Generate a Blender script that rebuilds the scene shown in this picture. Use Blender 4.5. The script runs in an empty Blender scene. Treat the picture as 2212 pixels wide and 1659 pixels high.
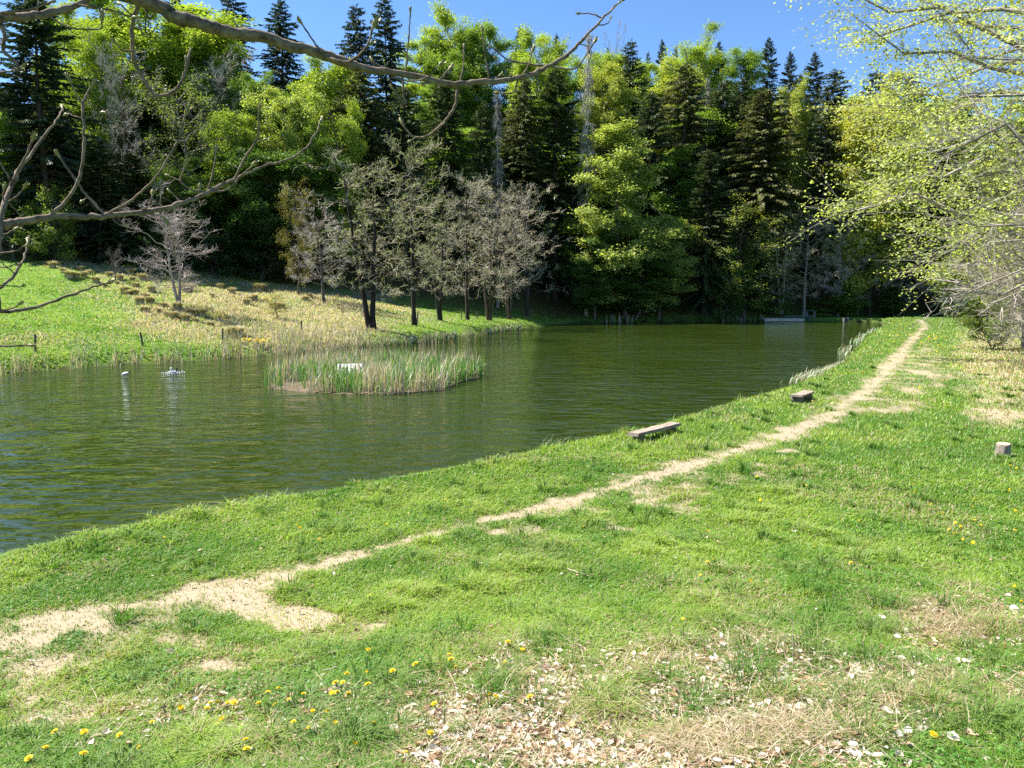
import bpy, math
import numpy as np
from mathutils import Vector

# ------------------------------------------------------------------ camera, sky, sun
R = math.radians
sc = bpy.context.scene
COL = sc.collection
FPX, CXP, CYP, HORIZ = 1640.0, 1106.0, 829.5, 628.0     # photo measured on a 2212 x 1659 grid
CAMZ = 3.4
PITCH = math.atan((CYP - HORIZ) / FPX)
cam = bpy.data.cameras.new('camera')
cam.sensor_width = 36.0
cam.lens = 36.0 * FPX / 2212.0
cam.clip_start = 0.05
cam.clip_end = 3000
camo = bpy.data.objects.new('camera', cam)
COL.objects.link(camo)
camo.location = (0, 0, CAMZ)
camo.rotation_euler = (R(90) - PITCH, 0, 0)
sc.camera = camo

SUN_AZ, SUN_EL = R(-73), R(52)       # azimuth from +Y, negative = left
w = bpy.data.worlds.new('World')
sc.world = w
w.use_nodes = True
nt = w.node_tree
sky = nt.nodes.new('ShaderNodeTexSky')
sky.sky_type = 'NISHITA'
sky.sun_disc = False
sky.sun_elevation = SUN_EL
sky.sun_rotation = SUN_AZ
sky.altitude = 2400
sky.air_density = 1.0
sky.dust_density = 0.0
sky.ozone_density = 4.5
hs_ = nt.nodes.new('ShaderNodeHueSaturation')
hs_.inputs['Saturation'].default_value = 1.08
nt.links.new(sky.outputs[0], hs_.inputs['Color'])
nt.links.new(hs_.outputs[0], nt.nodes['Background'].inputs[0])
nt.nodes['Background'].inputs[1].default_value = 0.088

sun = bpy.data.lights.new('sun', 'SUN')
sun.energy = 5.0
sun.angle = R(0.5)
sun.color = (1.0, 0.955, 0.88)
suno = bpy.data.objects.new('sun', sun)
COL.objects.link(suno)
sdir = Vector((math.sin(SUN_AZ) * math.cos(SUN_EL), math.cos(SUN_AZ) * math.cos(SUN_EL), math.sin(SUN_EL)))
suno.rotation_euler = sdir.to_track_quat('Z', 'Y').to_euler()
suno.location = (-30, 30, 60)

sc.view_settings.view_transform = 'Standard'
sc.view_settings.look = 'None'
sc.view_settings.exposure = 1.5
sc.view_settings.gamma = 1
sc.cycles.max_bounces = 6
sc.cycles.diffuse_bounces = 3
sc.cycles.glossy_bounces = 2
sc.cycles.transmission_bounces = 3
sc.cycles.transparent_max_bounces = 4
sc.cycles.sample_clamp_indirect = 4
sc.cycles.caustics_reflective = False
sc.cycles.caustics_refractive = False
sc.cycles.use_denoising = False

# ------------------------------------------------------------------ small numpy tools
CP, SP = math.cos(PITCH), math.sin(PITCH)


def ray(x, y):
    """unit-depth ray (world, y component scaled to 1) through a photo grid point"""
    x = np.asarray(x, float); y = np.asarray(y, float)
    cx = (x - CXP) / FPX; cy = (CYP - y) / FPX
    dy = CP + cy * SP
    dz = -SP + cy * CP
    return cx / dy, dz / dy


def at_plane(x, y, z):
    u, v = ray(x, y)
    Y = (z - CAMZ) / v
    return np.stack([u * Y, Y], -1)


def at_depth(x, y, Y):
    u, v = ray(x, y)
    return np.stack([u * Y, np.broadcast_to(Y, np.shape(u)) * 1.0, CAMZ + v * Y], -1)


def to_px(P):
    X, Y, Z = P[..., 0], P[..., 1], P[..., 2] - CAMZ
    d = np.maximum(Y * CP - Z * SP, 0.05)
    return CXP + FPX * X / d, CYP - FPX * (Y * SP + Z * CP) / d


_tab = np.random.RandomState(5).rand(256, 256)


def vnoise(x, y):
    xi = np.floor(x).astype(int); yi = np.floor(y).astype(int)
    fx = x - xi; fy = y - yi
    fx = fx * fx * (3 - 2 * fx); fy = fy * fy * (3 - 2 * fy)
    a = _tab[xi & 255, yi & 255]; b = _tab[(xi + 1) & 255, yi & 255]
    c = _tab[xi & 255, (yi + 1) & 255]; d = _tab[(xi + 1) & 255, (yi + 1) & 255]
    return (a * (1 - fx) + b * fx) * (1 - fy) + (c * (1 - fx) + d * fx) * fy


def fbm(x, y, o=4):
    s = 0; a = .5; t = 0
    for k in range(o):
        s = s + a * vnoise(x * 2 ** k + 17.3 * k, y * 2 ** k - 9.1 * k); t += a; a *= .5
    return s / t


def sstep(a, b, x):
    t = np.clip((x - a) / (b - a), 0, 1)
    return t * t * (3 - 2 * t)


def mesh_np(name, V, Q=None, T=None, attrs=None, smooth=False, mats=(), midx=None):
    me = bpy.data.meshes.new(name)
    V = np.ascontiguousarray(V, np.float32).reshape(-1, 3)
    Q = np.zeros((0, 4), np.int32) if Q is None else np.asarray(Q, np.int32).reshape(-1, 4)
    T = np.zeros((0, 3), np.int32) if T is None else np.asarray(T, np.int32).reshape(-1, 3)
    me.vertices.add(len(V))
    me.vertices.foreach_set('co', V.ravel())
    loops = np.concatenate([Q.ravel(), T.ravel()]).astype(np.int32)
    me.loops.add(len(loops))
    me.loops.foreach_set('vertex_index', loops)
    nf = len(Q) + len(T)
    st = np.concatenate([np.arange(len(Q)) * 4, len(Q) * 4 + np.arange(len(T)) * 3]).astype(np.int32)
    me.polygons.add(nf)
    me.polygons.foreach_set('loop_start', st)
    me.polygons.foreach_set('use_smooth', np.full(nf, smooth))
    if midx is not None:
        me.polygons.foreach_set('material_index', np.asarray(midx, np.int32))
    for m in mats:
        me.materials.append(m)
    me.update(calc_edges=True)
    for k, a in (attrs or {}).items():
        a = np.asarray(a, np.float32)
        if a.ndim == 2:
            at = me.attributes.new(k, 'FLOAT_COLOR', 'POINT')
            at.data.foreach_set('color', np.concatenate([a, np.ones((len(a), 1), np.float32)], 1).ravel())
        else:
            at = me.attributes.new(k, 'FLOAT', 'POINT')
            at.data.foreach_set('value', a)
    return me


class Geo:
    """collects vertices, quads, triangles and a per-vertex tint"""
    def __init__(s):
        s.V, s.Q, s.T, s.A, s.n = [], [], [], [], 0

    def add(s, V, Q=None, T=None, tint=.5):
        V = np.asarray(V, float).reshape(-1, 3)
        if Q is not None and len(Q): s.Q.append(np.asarray(Q).reshape(-1, 4) + s.n)
        if T is not None and len(T): s.T.append(np.asarray(T).reshape(-1, 3) + s.n)
        s.V.append(V); s.A.append(np.broadcast_to(np.asarray(tint, float), (len(V),)).copy())
        s.n += len(V)

    def mesh(s, name, mat, smooth=False):
        return mesh_np(name, np.concatenate(s.V), np.concatenate(s.Q) if s.Q else None,
                       np.concatenate(s.T) if s.T else None, {'tint': np.concatenate(s.A)}, smooth, [mat])


def nrm(v):
    return v / np.maximum(np.linalg.norm(v, axis=-1, keepdims=True), 1e-9)


def tubes(P, Rr, sides=5):
    """N polylines of K points with radii -> smooth tubes"""
    P = np.asarray(P, float); Rr = np.asarray(Rr, float)
    N, K, _ = P.shape
    Tn = nrm(np.gradient(P, axis=1)) if K > 2 else nrm(np.repeat((P[:, 1] - P[:, 0])[:, None], 2, 1))
    mean = nrm(P[:, -1] - P[:, 0] + 1e-6)
    ref = np.where(np.abs(mean[:, 2:3]) > .9, np.array([[1., 0, 0]]), np.array([[0, 0, 1.]]))
    ref = np.repeat(ref[:, None], K, 1)
    U = nrm(np.cross(Tn, ref)); W = np.cross(Tn, U)
    a = np.arange(sides) * 2 * math.pi / sides
    V = P[:, :, None] + Rr[:, :, None, None] * (np.cos(a)[None, None, :, None] * U[:, :, None] + np.sin(a)[None, None, :, None] * W[:, :, None])
    i = np.arange(K - 1)[:, None]; j = np.arange(sides)[None]
    q = np.stack([i * sides + j, i * sides + (j + 1) % sides, (i + 1) * sides + (j + 1) % sides, (i + 1) * sides + j], -1).reshape(-1, 4)
    Q = (q[None] + (np.arange(N) * K * sides)[:, None, None]).reshape(-1, 4)
    return V.reshape(-1, 3), Q


def leaves(C, D, Nn, L, W, fold=.15):
    """diamond leaves: C base, D along, Nn normal"""
    D = nrm(D); S = nrm(np.cross(D, Nn)); Nn = np.cross(S, D)
    L = np.asarray(L).reshape(-1, 1); W = np.asarray(W).reshape(-1, 1)
    mid = C + D * L * .45 + Nn * W * fold
    V = np.stack([C, mid + S * W * .5, C + D * L, mid - S * W * .5], 1)
    Q = np.arange(len(C) * 4).reshape(-1, 4)
    return V.reshape(-1, 3), Q


# ------------------------------------------------------------------ materials
def new_mat(name):
    m = bpy.data.materials.new(name)
    m.use_nodes = True
    n = m.node_tree.nodes
    n.clear()
    out = n.new('ShaderNodeOutputMaterial')
    return m, m.node_tree, out


def N(t, kind, **kw):
    n = t.nodes.new(kind)
    for k, v in kw.items():
        setattr(n, k, v)
    return n


def mixc(t, fac, a, b, blend='MIX'):
    m = t.nodes.new('ShaderNodeMix')
    m.data_type = 'RGBA'
    m.blend_type = blend
    for inp, v in ((m.inputs[0], fac), (m.inputs[6], a), (m.inputs[7], b)):
        if hasattr(v, 'is_linked') or hasattr(v, 'links'):
            t.links.new(v, inp)
        elif isinstance(v, (int, float)):
            inp.default_value = v
        else:
            inp.default_value = (*v, 1)
    return m.outputs[2]


def math_n(t, op, a, b=0.0, clamp=False):
    m = t.nodes.new('ShaderNodeMath')
    m.operation = op
    m.use_clamp = clamp
    for inp, v in ((m.inputs[0], a), (m.inputs[1], b)):
        if isinstance(v, (int, float)): inp.default_value = v
        else: t.links.new(v, inp)
    return m.outputs[0]


def foliage_mat(name, trans=.4, spread=.9, gloss=.04, hue=(1.25, 1.05, .8)):
    """leaf colour comes from the object's own colour, varied leaf by leaf"""
    m, t, out = new_mat(name)
    oi = N(t, 'ShaderNodeObjectInfo')
    at = N(t, 'ShaderNodeAttribute', attribute_name='tint')
    v = math_n(t, 'MULTIPLY_ADD', at.outputs['Fac'], spread)
    t.nodes[-1].inputs[2].default_value = 1 - spread / 2
    c1 = mixc(t, 1.0, oi.outputs['Color'], v, 'MULTIPLY')
    c2 = mixc(t, at.outputs['Fac'], c1, mixc(t, 1.0, c1, hue, 'MULTIPLY'))
    d = N(t, 'ShaderNodeBsdfDiffuse'); t.links.new(c2, d.inputs[0])
    tr = N(t, 'ShaderNodeBsdfTranslucent')
    t.links.new(mixc(t, 1.0, c2, (1.15, 1.15, .6), 'MULTIPLY'), tr.inputs[0])
    ms = N(t, 'ShaderNodeMixShader'); ms.inputs[0].default_value = trans
    t.links.new(d.outputs[0], ms.inputs[1]); t.links.new(tr.outputs[0], ms.inputs[2])
    g = N(t, 'ShaderNodeBsdfGlossy'); g.inputs['Roughness'].default_value = .45
    ms2 = N(t, 'ShaderNodeMixShader'); ms2.inputs[0].default_value = gloss
    t.links.new(ms.outputs[0], ms2.inputs[1]); t.links.new(g.outputs[0], ms2.inputs[2])
    t.links.new(ms2.outputs[0], out.inputs[0])
    return m


def grass_mat(name, trans=.4, gloss=.05):
    m, t, out = new_mat(name)
    at = N(t, 'ShaderNodeAttribute', attribute_name='col')
    d = N(t, 'ShaderNodeBsdfDiffuse'); t.links.new(at.outputs['Color'], d.inputs[0])
    tr = N(t, 'ShaderNodeBsdfTranslucent')
    t.links.new(mixc(t, 1.0, at.outputs['Color'], (1.25, 1.25, .6), 'MULTIPLY'), tr.inputs[0])
    ms = N(t, 'ShaderNodeMixShader'); ms.inputs[0].default_value = trans
    t.links.new(d.outputs[0], ms.inputs[1]); t.links.new(tr.outputs[0], ms.inputs[2])
    g = N(t, 'ShaderNodeBsdfGlossy'); g.inputs['Roughness'].default_value = .55
    ms2 = N(t, 'ShaderNodeMixShader'); ms2.inputs[0].default_value = gloss
    t.links.new(ms.outputs[0], ms2.inputs[1]); t.links.new(g.outputs[0], ms2.inputs[2])
    t.links.new(ms2.outputs[0], out.inputs[0])
    return m


def rough_mat(name, c1, c2, scale=(6, 6, 1.5), bump=.4, rough=.9, use_obj=False, detail=6, dist=.02):
    m, t, out = new_mat(name)
    tc = N(t, 'ShaderNodeTexCoord')
    mp = N(t, 'ShaderNodeMapping'); mp.inputs['Scale'].default_value = scale
    t.links.new(tc.outputs['Object'], mp.inputs[0])
    no = N(t, 'ShaderNodeTexNoise'); no.inputs['Scale'].default_value = 1; no.inputs['Detail'].default_value = detail
    no.inputs['Roughness'].default_value = .7
    t.links.new(mp.outputs[0], no.inputs[0])
    rmp = N(t, 'ShaderNodeValToRGB')
    rmp.color_ramp.elements[0].position = .33; rmp.color_ramp.elements[1].position = .68
    rmp.color_ramp.elements[0].color = (*c1, 1); rmp.color_ramp.elements[1].color = (*c2, 1)
    t.links.new(no.outputs['Fac'], rmp.inputs[0])
    col = rmp.outputs[0]
    if use_obj:
        oi = N(t, 'ShaderNodeObjectInfo')
        col = mixc(t, 1.0, col, oi.outputs['Color'], 'MULTIPLY')
    b = N(t, 'ShaderNodeBsdfPrincipled')
    t.links.new(col, b.inputs['Base Color']); b.inputs['Roughness'].default_value = rough
    b.inputs['Specular IOR Level'].default_value = .25
    bp = N(t, 'ShaderNodeBump'); bp.inputs['Strength'].default_value = bump; bp.inputs['Distance'].default_value = dist
    t.links.new(no.outputs['Fac'], bp.inputs['Height']); t.links.new(bp.outputs[0], b.inputs['Normal'])
    t.links.new(b.outputs[0], out.inputs[0])
    return m


M = {}
M['needle'] = foliage_mat('needles', trans=.22, spread=1.1, gloss=.03, hue=(1.3, 1.1, .75))
M['leaf'] = foliage_mat('spring_leaves', trans=.52, spread=.8, gloss=.03, hue=(1.12, 1.05, .85))
M['twig'] = rough_mat('twigs', (.55, .52, .5), (1, .97, .92), (3, 3, 3), .0, use_obj=True, detail=2)
M['bark'] = rough_mat('bark', (.3, .29, .27), (1, .95, .88), (5, 5, 1.2), .8, use_obj=True)
M['near_bark'] = rough_mat('near_bark', (.045, .028, .018), (.3, .225, .155), (22, 22, 30), .9, dist=.006, detail=9)
M['bud'] = rough_mat('bud_scales', (.16, .11, .04), (.36, .33, .12), (40, 40, 40), .2, rough=.4)
M['grass'] = grass_mat('grass_blades', .42, .025)
M['reed'] = grass_mat('reed_blades', .25, .05)
M['litter'] = grass_mat('dry_leaf_litter', .2, .06)
M['plank'] = rough_mat('weathered_plank', (.13, .095, .07), (.44, .36, .29), (2.2, 26, 8), .5, rough=.8, dist=.005)
M['log'] = rough_mat('log_bark', (.07, .05, .035), (.2, .155, .11), (9, 9, 4), .9)
M['cut'] = rough_mat('cut_wood', (.34, .25, .17), (.52, .41, .29), (14, 14, 14), .3)
M['post'] = rough_mat('post_wood', (.06, .05, .04), (.17, .14, .11), (14, 14, 3), .6)
M['concrete'] = rough_mat('pale_boards', (.42, .38, .31), (.66, .6, .5), (1.4, 9, 4), .3)
M['table'] = rough_mat('grey_painted_wood', (.1, .13, .13), (.22, .26, .26), (3, 12, 4), .3)
M['white'] = rough_mat('white_paint', (.6, .6, .58), (.8, .8, .78), (5, 5, 5), .1)
M['brown'] = rough_mat('brown_roof', (.09, .05, .035), (.16, .1, .07), (5, 5, 5), .2)
M['petal'] = rough_mat('yellow_petals', (.75, .5, .006), (.9, .66, .015), (60, 60, 60), .2, rough=.6)
M['stem'] = rough_mat('flower_stem', (.1, .2, .03), (.16, .26, .06), (30, 30, 30), .1)
M['duck_white'] = rough_mat('pale_feathers', (.55, .54, .52), (.78, .77, .75), (30, 30, 30), .1)
M['duck_dark'] = rough_mat('dark_feathers', (.015, .02, .02), (.05, .06, .05), (30, 30, 30), .1)
M['bill'] = rough_mat('bill', (.4, .26, .05), (.5, .34, .08), (30, 30, 30), .1)
M['foam'] = rough_mat('foam', (.7, .72, .74), (.85, .87, .9), (20, 20, 20), .1)
M['straw'] = rough_mat('dead_stalk', (.36, .29, .2), (.55, .47, .35), (30, 30, 9), .2)


# ------------------------------------------------------------------ object helpers
def tag(o, label=None, cat=None, group=None, kind=None):
    if label: o['label'] = label
    if cat: o['category'] = cat
    if group: o['group'] = group
    if kind: o['kind'] = kind
    return o


def thing(name, label, cat, loc=(0, 0, 0), rz=0, group=None, scale=(1, 1, 1)):
    o = bpy.data.objects.new(name, None)
    o.empty_display_size = .2
    COL.objects.link(o)
    o.location = loc; o.rotation_euler = (0, 0, rz); o.scale = scale
    return tag(o, label, cat, group)


def part(name, me, parent=None, color=None, loc=None, rot=None, scale=None):
    o = bpy.data.objects.new(name, me)
    COL.objects.link(o)
    if parent: o.parent = parent
    if color: o.color = (*color, 1)
    if loc is not None: o.location = loc
    if rot is not None: o.rotation_euler = rot
    if scale is not None: o.scale = scale
    return o


# ------------------------------------------------------------------ terrain
near_px = [(-420, 1330), (0, 1207), (120, 1180), (270, 1146), (420, 1120), (620, 1085), (800, 1050), (1000, 1015), (1180, 970), (1350, 938),
           (1490, 893), (1600, 865), (1700, 833), (1745, 815), (1800, 785), (1825, 765), (1855, 735), (1880, 715), (1908, 700)]
far_px = [(1900, 696), (1800, 694), (1650, 692), (1450, 694), (1250, 697), (1170, 705), (1050, 721), (900, 741), (780, 751), (600, 766), (430, 779),
          (280, 787), (80, 802), (0, 810), (-420, 850)]
WZ = -0.6
nw = at_plane(*np.array(near_px, float).T, -0.32)
fw = at_plane(*np.array(far_px, float).T, WZ)
POND = np.concatenate([nw, fw, [[fw[-1, 0] - 40, 24], [nw[0, 0] - 30, 6]]])
NEAR_N = len(nw)


def pond_sd(x, y):
    """signed distance to the pond outline (negative in the water)"""
    x = np.asarray(x, float).ravel(); y = np.asarray(y, float).ravel()
    d2 = np.full(len(x), 1e9); ins = np.zeros(len(x), bool)
    A = POND; B = np.roll(POND, -1, 0)
    for a, b in zip(A, B):
        e = b - a
        t = np.clip(((x - a[0]) * e[0] + (y - a[1]) * e[1]) / (e @ e), 0, 1)
        d2 = np.minimum(d2, (x - a[0] - t * e[0]) ** 2 + (y - a[1] - t * e[1]) ** 2)
        c = (a[1] > y) != (b[1] > y)
        with np.errstate(divide='ignore', invalid='ignore'):
            xc = a[0] + (y - a[1]) / (b[1] - a[1]) * e[0]
        ins ^= c & (x < xc)
    d = np.sqrt(d2)
    return np.where(ins, -d, d)


# forest edge: photo column, row of its ground, depth
edge = np.array([(-900, 555, 66), (-300, 560, 70), (0, 566, 74), (130, 566, 76), (300, 578, 80), (450, 590, 84), (600, 612, 86), (800, 640, 88), (950, 657, 90), (1100, 676, 92),
                 (1200, 690, 97), (1600, 684, 102), (1900, 685, 106), (2100, 685, 104), (2300, 685, 96), (3000, 690, 90)], float)
_eu, _ev = ray(edge[:, 0], edge[:, 1])
EU, EY, EZ = _eu, edge[:, 2], CAMZ + _ev * edge[:, 2]
FU = fw[::-1, 0] / fw[::-1, 1]; FY = fw[::-1, 1]
U_END = nw[-1, 0] / nw[-1, 1]


def H0(x, y):
    x = np.asarray(x, float); y = np.asarray(y, float)
    shp = x.shape
    x = x.ravel(); y = y.ravel()
    s = pond_sd(x, y)
    Y = np.maximum(y, 3.0)
    u = np.clip(x / Y, -1.6, 1.6)
    Ye = np.interp(u, EU, EY); Ze = np.interp(u, EU, EZ)
    Ys = np.interp(u, FU, FY)
    far = (y > Ys) & (u < U_END + .012) & (y > 12)
    # lawn and dike
    wob = (fbm(x * .35, y * .35, 3) - .5) * .14 + (fbm(x * 1.6 + 9, y * 1.6, 2) - .5) * .05
    bump = 1.35 * np.exp(-((x - 4) ** 2 + (y + .5) ** 2) / 52.)
    lawn = WZ - .02 + (-WZ + .02) * sstep(-.1, 1.15, s) + wob * sstep(.2, 2.5, s) + bump
    lawn = lawn - 1.2 * sstep(.74, .95, u) * sstep(14, 30, y)
    # far bank and meadow
    f = np.clip((y - Ys) / np.maximum(Ye - Ys, .5), 0, 1)
    z0 = WZ - .02 + .42 * sstep(-.1, 1.3, s)
    mead = z0 + (Ze - (WZ + .4)) * f ** .92 + ((fbm(x * .12, y * .12, 4) - .5) * 1.1 + (fbm(x * .8, y * .8, 2) - .5) * .25) * sstep(1.5, 8, s) * sstep(0, .15, f)
    h = np.where(far, mead, lawn)
    rise = np.maximum(y - Ye, 0)
    hill = .52 * rise * sstep(0, 8, rise) * (1 + .12 * (fbm(x * .03, y * .03, 2) - .5))
    hill = 46 * np.tanh(hill / 46)
    h = h + hill
    bed = WZ - .03 - .9 * sstep(0, 3, -s)
    h = np.where(s < 0, bed, h)
    return h.reshape(shp)


def H(x, y):
    return float(H0(np.array([x]), np.array([y]))[0])


def ground_at(px, py):
    px = np.atleast_1d(np.asarray(px, float)); py = np.atleast_1d(np.asarray(py, float))
    u, v = ray(px, py)
    Yg = np.exp(np.linspace(math.log(3.0), math.log(170), 900))
    X = u[:, None] * Yg; Z = CAMZ + v[:, None] * Yg
    h = np.maximum(H0(X, np.broadcast_to(Yg, X.shape)), WZ)
    d = Z - h
    hit = d < 0
    k = np.where(hit.any(1), hit.argmax(1), len(Yg) - 1)
    k = np.maximum(k, 1)
    i = np.arange(len(px))
    t = np.clip(d[i, k - 1] / (d[i, k - 1] - d[i, k] + 1e-9), 0, 1)
    Y = Yg[k - 1] + (Yg[k] - Yg[k - 1]) * t
    return np.stack([u * Y, Y, np.maximum(H0(u * Y, Y), WZ)], -1)


# surface masks, all fixed in the world: trodden path, bare patches, dead leaves, straw
path_px = np.array([(-250, 1450, .5), (0, 1392, .48), (150, 1345, .42), (320, 1302, .36), (450, 1280, .34), (570, 1258, .34), (680, 1222, .26), (800, 1188, .2), (950, 1150, .17), (1130, 1108, .2),
                    (1300, 1062, .27), (1500, 1000, .3), (1650, 955, .3), (1780, 905, .34), (1880, 843, .4), (1930, 785, .42), (1960, 745, .3), (2000, 703, .3), (1985, 690, .3)])
pw = ground_at(path_px[:, 0], path_px[:, 1])
patches = [(120, 1500, 260, 70, .5), (330, 1400, 260, 45, .5), (700, 1340, 120, 40, .42), (1480, 1040, 150, 34, .55), (1250, 1110, 130, 26, .5), (1880, 880, 90, 34, .5), (1990, 800, 60, 50, .5), (600, 1315, 110, 30, 1.1), (210, 1387, 75, 20, 1), (1372, 1122, 36, 12, .9), (1172, 1180, 46, 16, 1), (1510, 1055, 45, 22, .9), (1622, 1012, 34, 15, .9), (1722, 970, 34, 9, .9),
           (535, 1424, 50, 11, .8), (60, 1490, 130, 55, .55), (300, 1420, 180, 36, .45), (2000, 790, 22, 26, .7), (1965, 835, 45, 22, .6), (1420, 1035, 120, 20, .5), (1850, 880, 60, 14, .5),
           (1100, 1165, 40, 8, .6), (700, 1310, 60, 14, .5), (2165, 885, 70, 16, .6), (1250, 1090, 60, 10, .6)]
litters = [(1400, 1600, 470, 130, 1), (1620, 1510, 280, 85, .9), (2080, 1405, 180, 85, .85), (1050, 1560, 200, 90, .5), (620, 1590, 420, 90, .42), (1180, 1480, 130, 40, .5), (1900, 1600, 320, 130, .6),
           (2250, 1450, 200, 150, .5)]
straws = [(2150, 770, 85, 62, 1), (2180, 880, 80, 30, .7), (1720, 1640, 240, 46, 1), (2060, 1375, 150, 70, .8), (2230, 830, 120, 60, .7), (1620, 1420, 130, 40, .35), (1950, 1560, 260, 90, .35)]


def ell(px, py, lst):
    m = np.zeros(px.shape)
    for x, y, a, b, s in lst:
        q = ((px - x) / a) ** 2 + ((py - y) / b) ** 2
        m = np.maximum(m, s * np.clip(1.35 - q * .8, 0, 1))
    return m


def masks(x, y, z):
    px, py = to_px(np.stack([x, y, z], -1))
    front = y > 2.5
    n1 = fbm(x * 1.3, y * 1.3, 4) - .5
    wx = fbm(x * .5 + 3, y * .5 + 70, 4) - .5; wy = fbm(x * .5 + 91, y * .5 + 20, 4) - .5
    px = px + wx * 330 * np.clip((py - 640) / 600, .05, 1.2); py = py + wy * 190 * np.clip((py - 640) / 600, .05, 1.2)
    n2 = fbm(x * 5 + 40, y * 5, 3) - .5
    d = np.full(x.shape, 1e9)
    for k in range(len(pw) - 1):
        a, b = pw[k, :2], pw[k + 1, :2]
        e = b - a
        t = np.clip(((x - a[0]) * e[0] + (y - a[1]) * e[1]) / (e @ e), 0, 1)
        wd = path_px[k, 2] * (1 - t) + path_px[k + 1, 2] * t
        d = np.minimum(d, np.hypot(x - a[0] - t * e[0], y - a[1] - t * e[1]) / wd)
    path = np.clip(1.15 - d * .72 + n1 * 1.3 + n2 * 1.5, 0, 1)
    bare = np.clip(ell(px, py, patches) * 1.2 + n1 * 1.9 + n2 * 1.1 - .22, 0, 1) * (ell(px, py, patches) > 0)
    dirt = np.where(front, np.maximum(path, bare), 0)
    lit = np.where(front, np.clip(ell(px, py, litters) + n1 * 1.1 + n2 * .5 - .1, 0, 1) * (ell(px, py, litters) > 0), 0)
    st = np.where(front, np.clip(ell(px, py, straws) + n1 * 1.0 + n2 * .5 - .1, 0, 1) * (ell(px, py, straws) > 0), 0)
    return dirt, lit, st


# the ground sheet
az = np.concatenate([np.linspace(-180, -50, 50, endpoint=False), np.linspace(-50, 50, 560, endpoint=False), np.linspace(50, 180, 50, endpoint=False)])
rr = np.concatenate([[0.0], np.exp(np.linspace(math.log(.8), math.log(165), 420)), np.exp(np.linspace(math.log(175), math.log(900), 30))])
A_, R_ = np.meshgrid(np.radians(az), rr, indexing='ij')
gx = np.sin(A_) * R_; gy = np.cos(A_) * R_
gz = np.empty_like(gx)
for i0 in range(0, len(az), 110):
    gz[i0:i0 + 110] = H0(gx[i0:i0 + 110], gy[i0:i0 + 110])
dirt, lit, st = masks(gx.ravel(), gy.ravel(), gz.ravel())
gs = pond_sd(gx, gy)
gu = gx.ravel() / np.maximum(gy.ravel(), 3)
gfar = (gy.ravel() > np.interp(gu, FU, FY)) & (gu < U_END) & (gy.ravel() > 12)
gYe = np.interp(gu, EU, EY)
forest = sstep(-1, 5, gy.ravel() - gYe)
na, nr = A_.shape
ia = np.arange(na)[:, None]; ir = np.arange(nr - 1)[None]
Qg = np.stack([ia * nr + ir, ia * nr + ir + 1, ((ia + 1) % na) * nr + ir + 1, ((ia + 1) % na) * nr + ir], -1).reshape(-1, 4)[:, ::-1]
mud = np.clip(1 - np.abs(gs) / .45, 0, 1)
MEADDRY_PX = [(560, 680, 330, 62, 1), (330, 610, 170, 40, .9), (750, 690, 150, 40, .7), (650, 740, 160, 30, 1), (200, 560, 120, 22, .8), (150, 735, 160, 16, .4), (420, 650, 140, 45, .7)]


def meadow_dry(x, y, z):
    px, py = to_px(np.stack([x, y, z], -1))
    m = ell(px, py, MEADDRY_PX)
    return np.clip(m + (fbm(x * .25, y * .25, 4) - .5) * 1.5 - .15, 0, 1) * (m > 0)


mdry = np.where(gfar, meadow_dry(gx.ravel(), gy.ravel(), gz.ravel()), 0)
m, t, out = new_mat('ground_soil')
geo = N(t, 'ShaderNodeNewGeometry')
n1 = N(t, 'ShaderNodeTexNoise'); n1.inputs['Scale'].default_value = 1.2; n1.inputs['Detail'].default_value = 8; n1.inputs['Roughness'].default_value = .7
n2 = N(t, 'ShaderNodeTexNoise'); n2.inputs['Scale'].default_value = 22; n2.inputs['Detail'].default_value = 6; n2.inputs['Roughness'].default_value = .75
for nn in (n1, n2): t.links.new(geo.outputs['Position'], nn.inputs[0])
att = {k: N(t, 'ShaderNodeAttribute', attribute_name=k).outputs['Fac'] for k in ('dirt', 'lit', 'st', 'forest', 'mud', 'mdry', 'mead')}
green = mixc(t, n1.outputs['Fac'], (.035, .085, .012), (.095, .15, .028))
mgreen = mixc(t, n1.outputs['Fac'], (.07, .17, .018), (.17, .25, .045))
green = mixc(t, att['mead'], green, mgreen)
soil = mixc(t, n2.outputs['Fac'], (.19, .145, .09), (.47, .385, .27))
strawc = mixc(t, n2.outputs['Fac'], (.24, .2, .11), (.52, .46, .32))
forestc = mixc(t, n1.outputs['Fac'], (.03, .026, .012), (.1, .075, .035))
c = mixc(t, math_n(t, 'MULTIPLY', att['mdry'], .7), green, strawc)
c = mixc(t, att['st'], c, strawc)
c = mixc(t, math_n(t, 'MULTIPLY', att['lit'], .8), c, mixc(t, n2.outputs['Fac'], (.16, .1, .055), (.5, .38, .26)))
c = mixc(t, att['dirt'], c, soil)
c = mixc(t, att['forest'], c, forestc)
c = mixc(t, att['mud'], c, (.05, .038, .022))
b = N(t, 'ShaderNodeBsdfPrincipled'); b.inputs['Roughness'].default_value = .95; b.inputs['Specular IOR Level'].default_value = .1
t.links.new(c, b.inputs['Base Color'])
bp = N(t, 'ShaderNodeBump'); bp.inputs['Strength'].default_value = .6; bp.inputs['Distance'].default_value = .03
t.links.new(n2.outputs['Fac'], bp.inputs['Height']); t.links.new(bp.outputs[0], b.inputs['Normal'])
t.links.new(b.outputs[0], out.inputs[0])
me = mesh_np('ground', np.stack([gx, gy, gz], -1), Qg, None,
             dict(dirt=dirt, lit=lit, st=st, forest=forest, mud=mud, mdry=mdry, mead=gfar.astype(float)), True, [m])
tag(part('ground', me), kind='structure')

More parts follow.
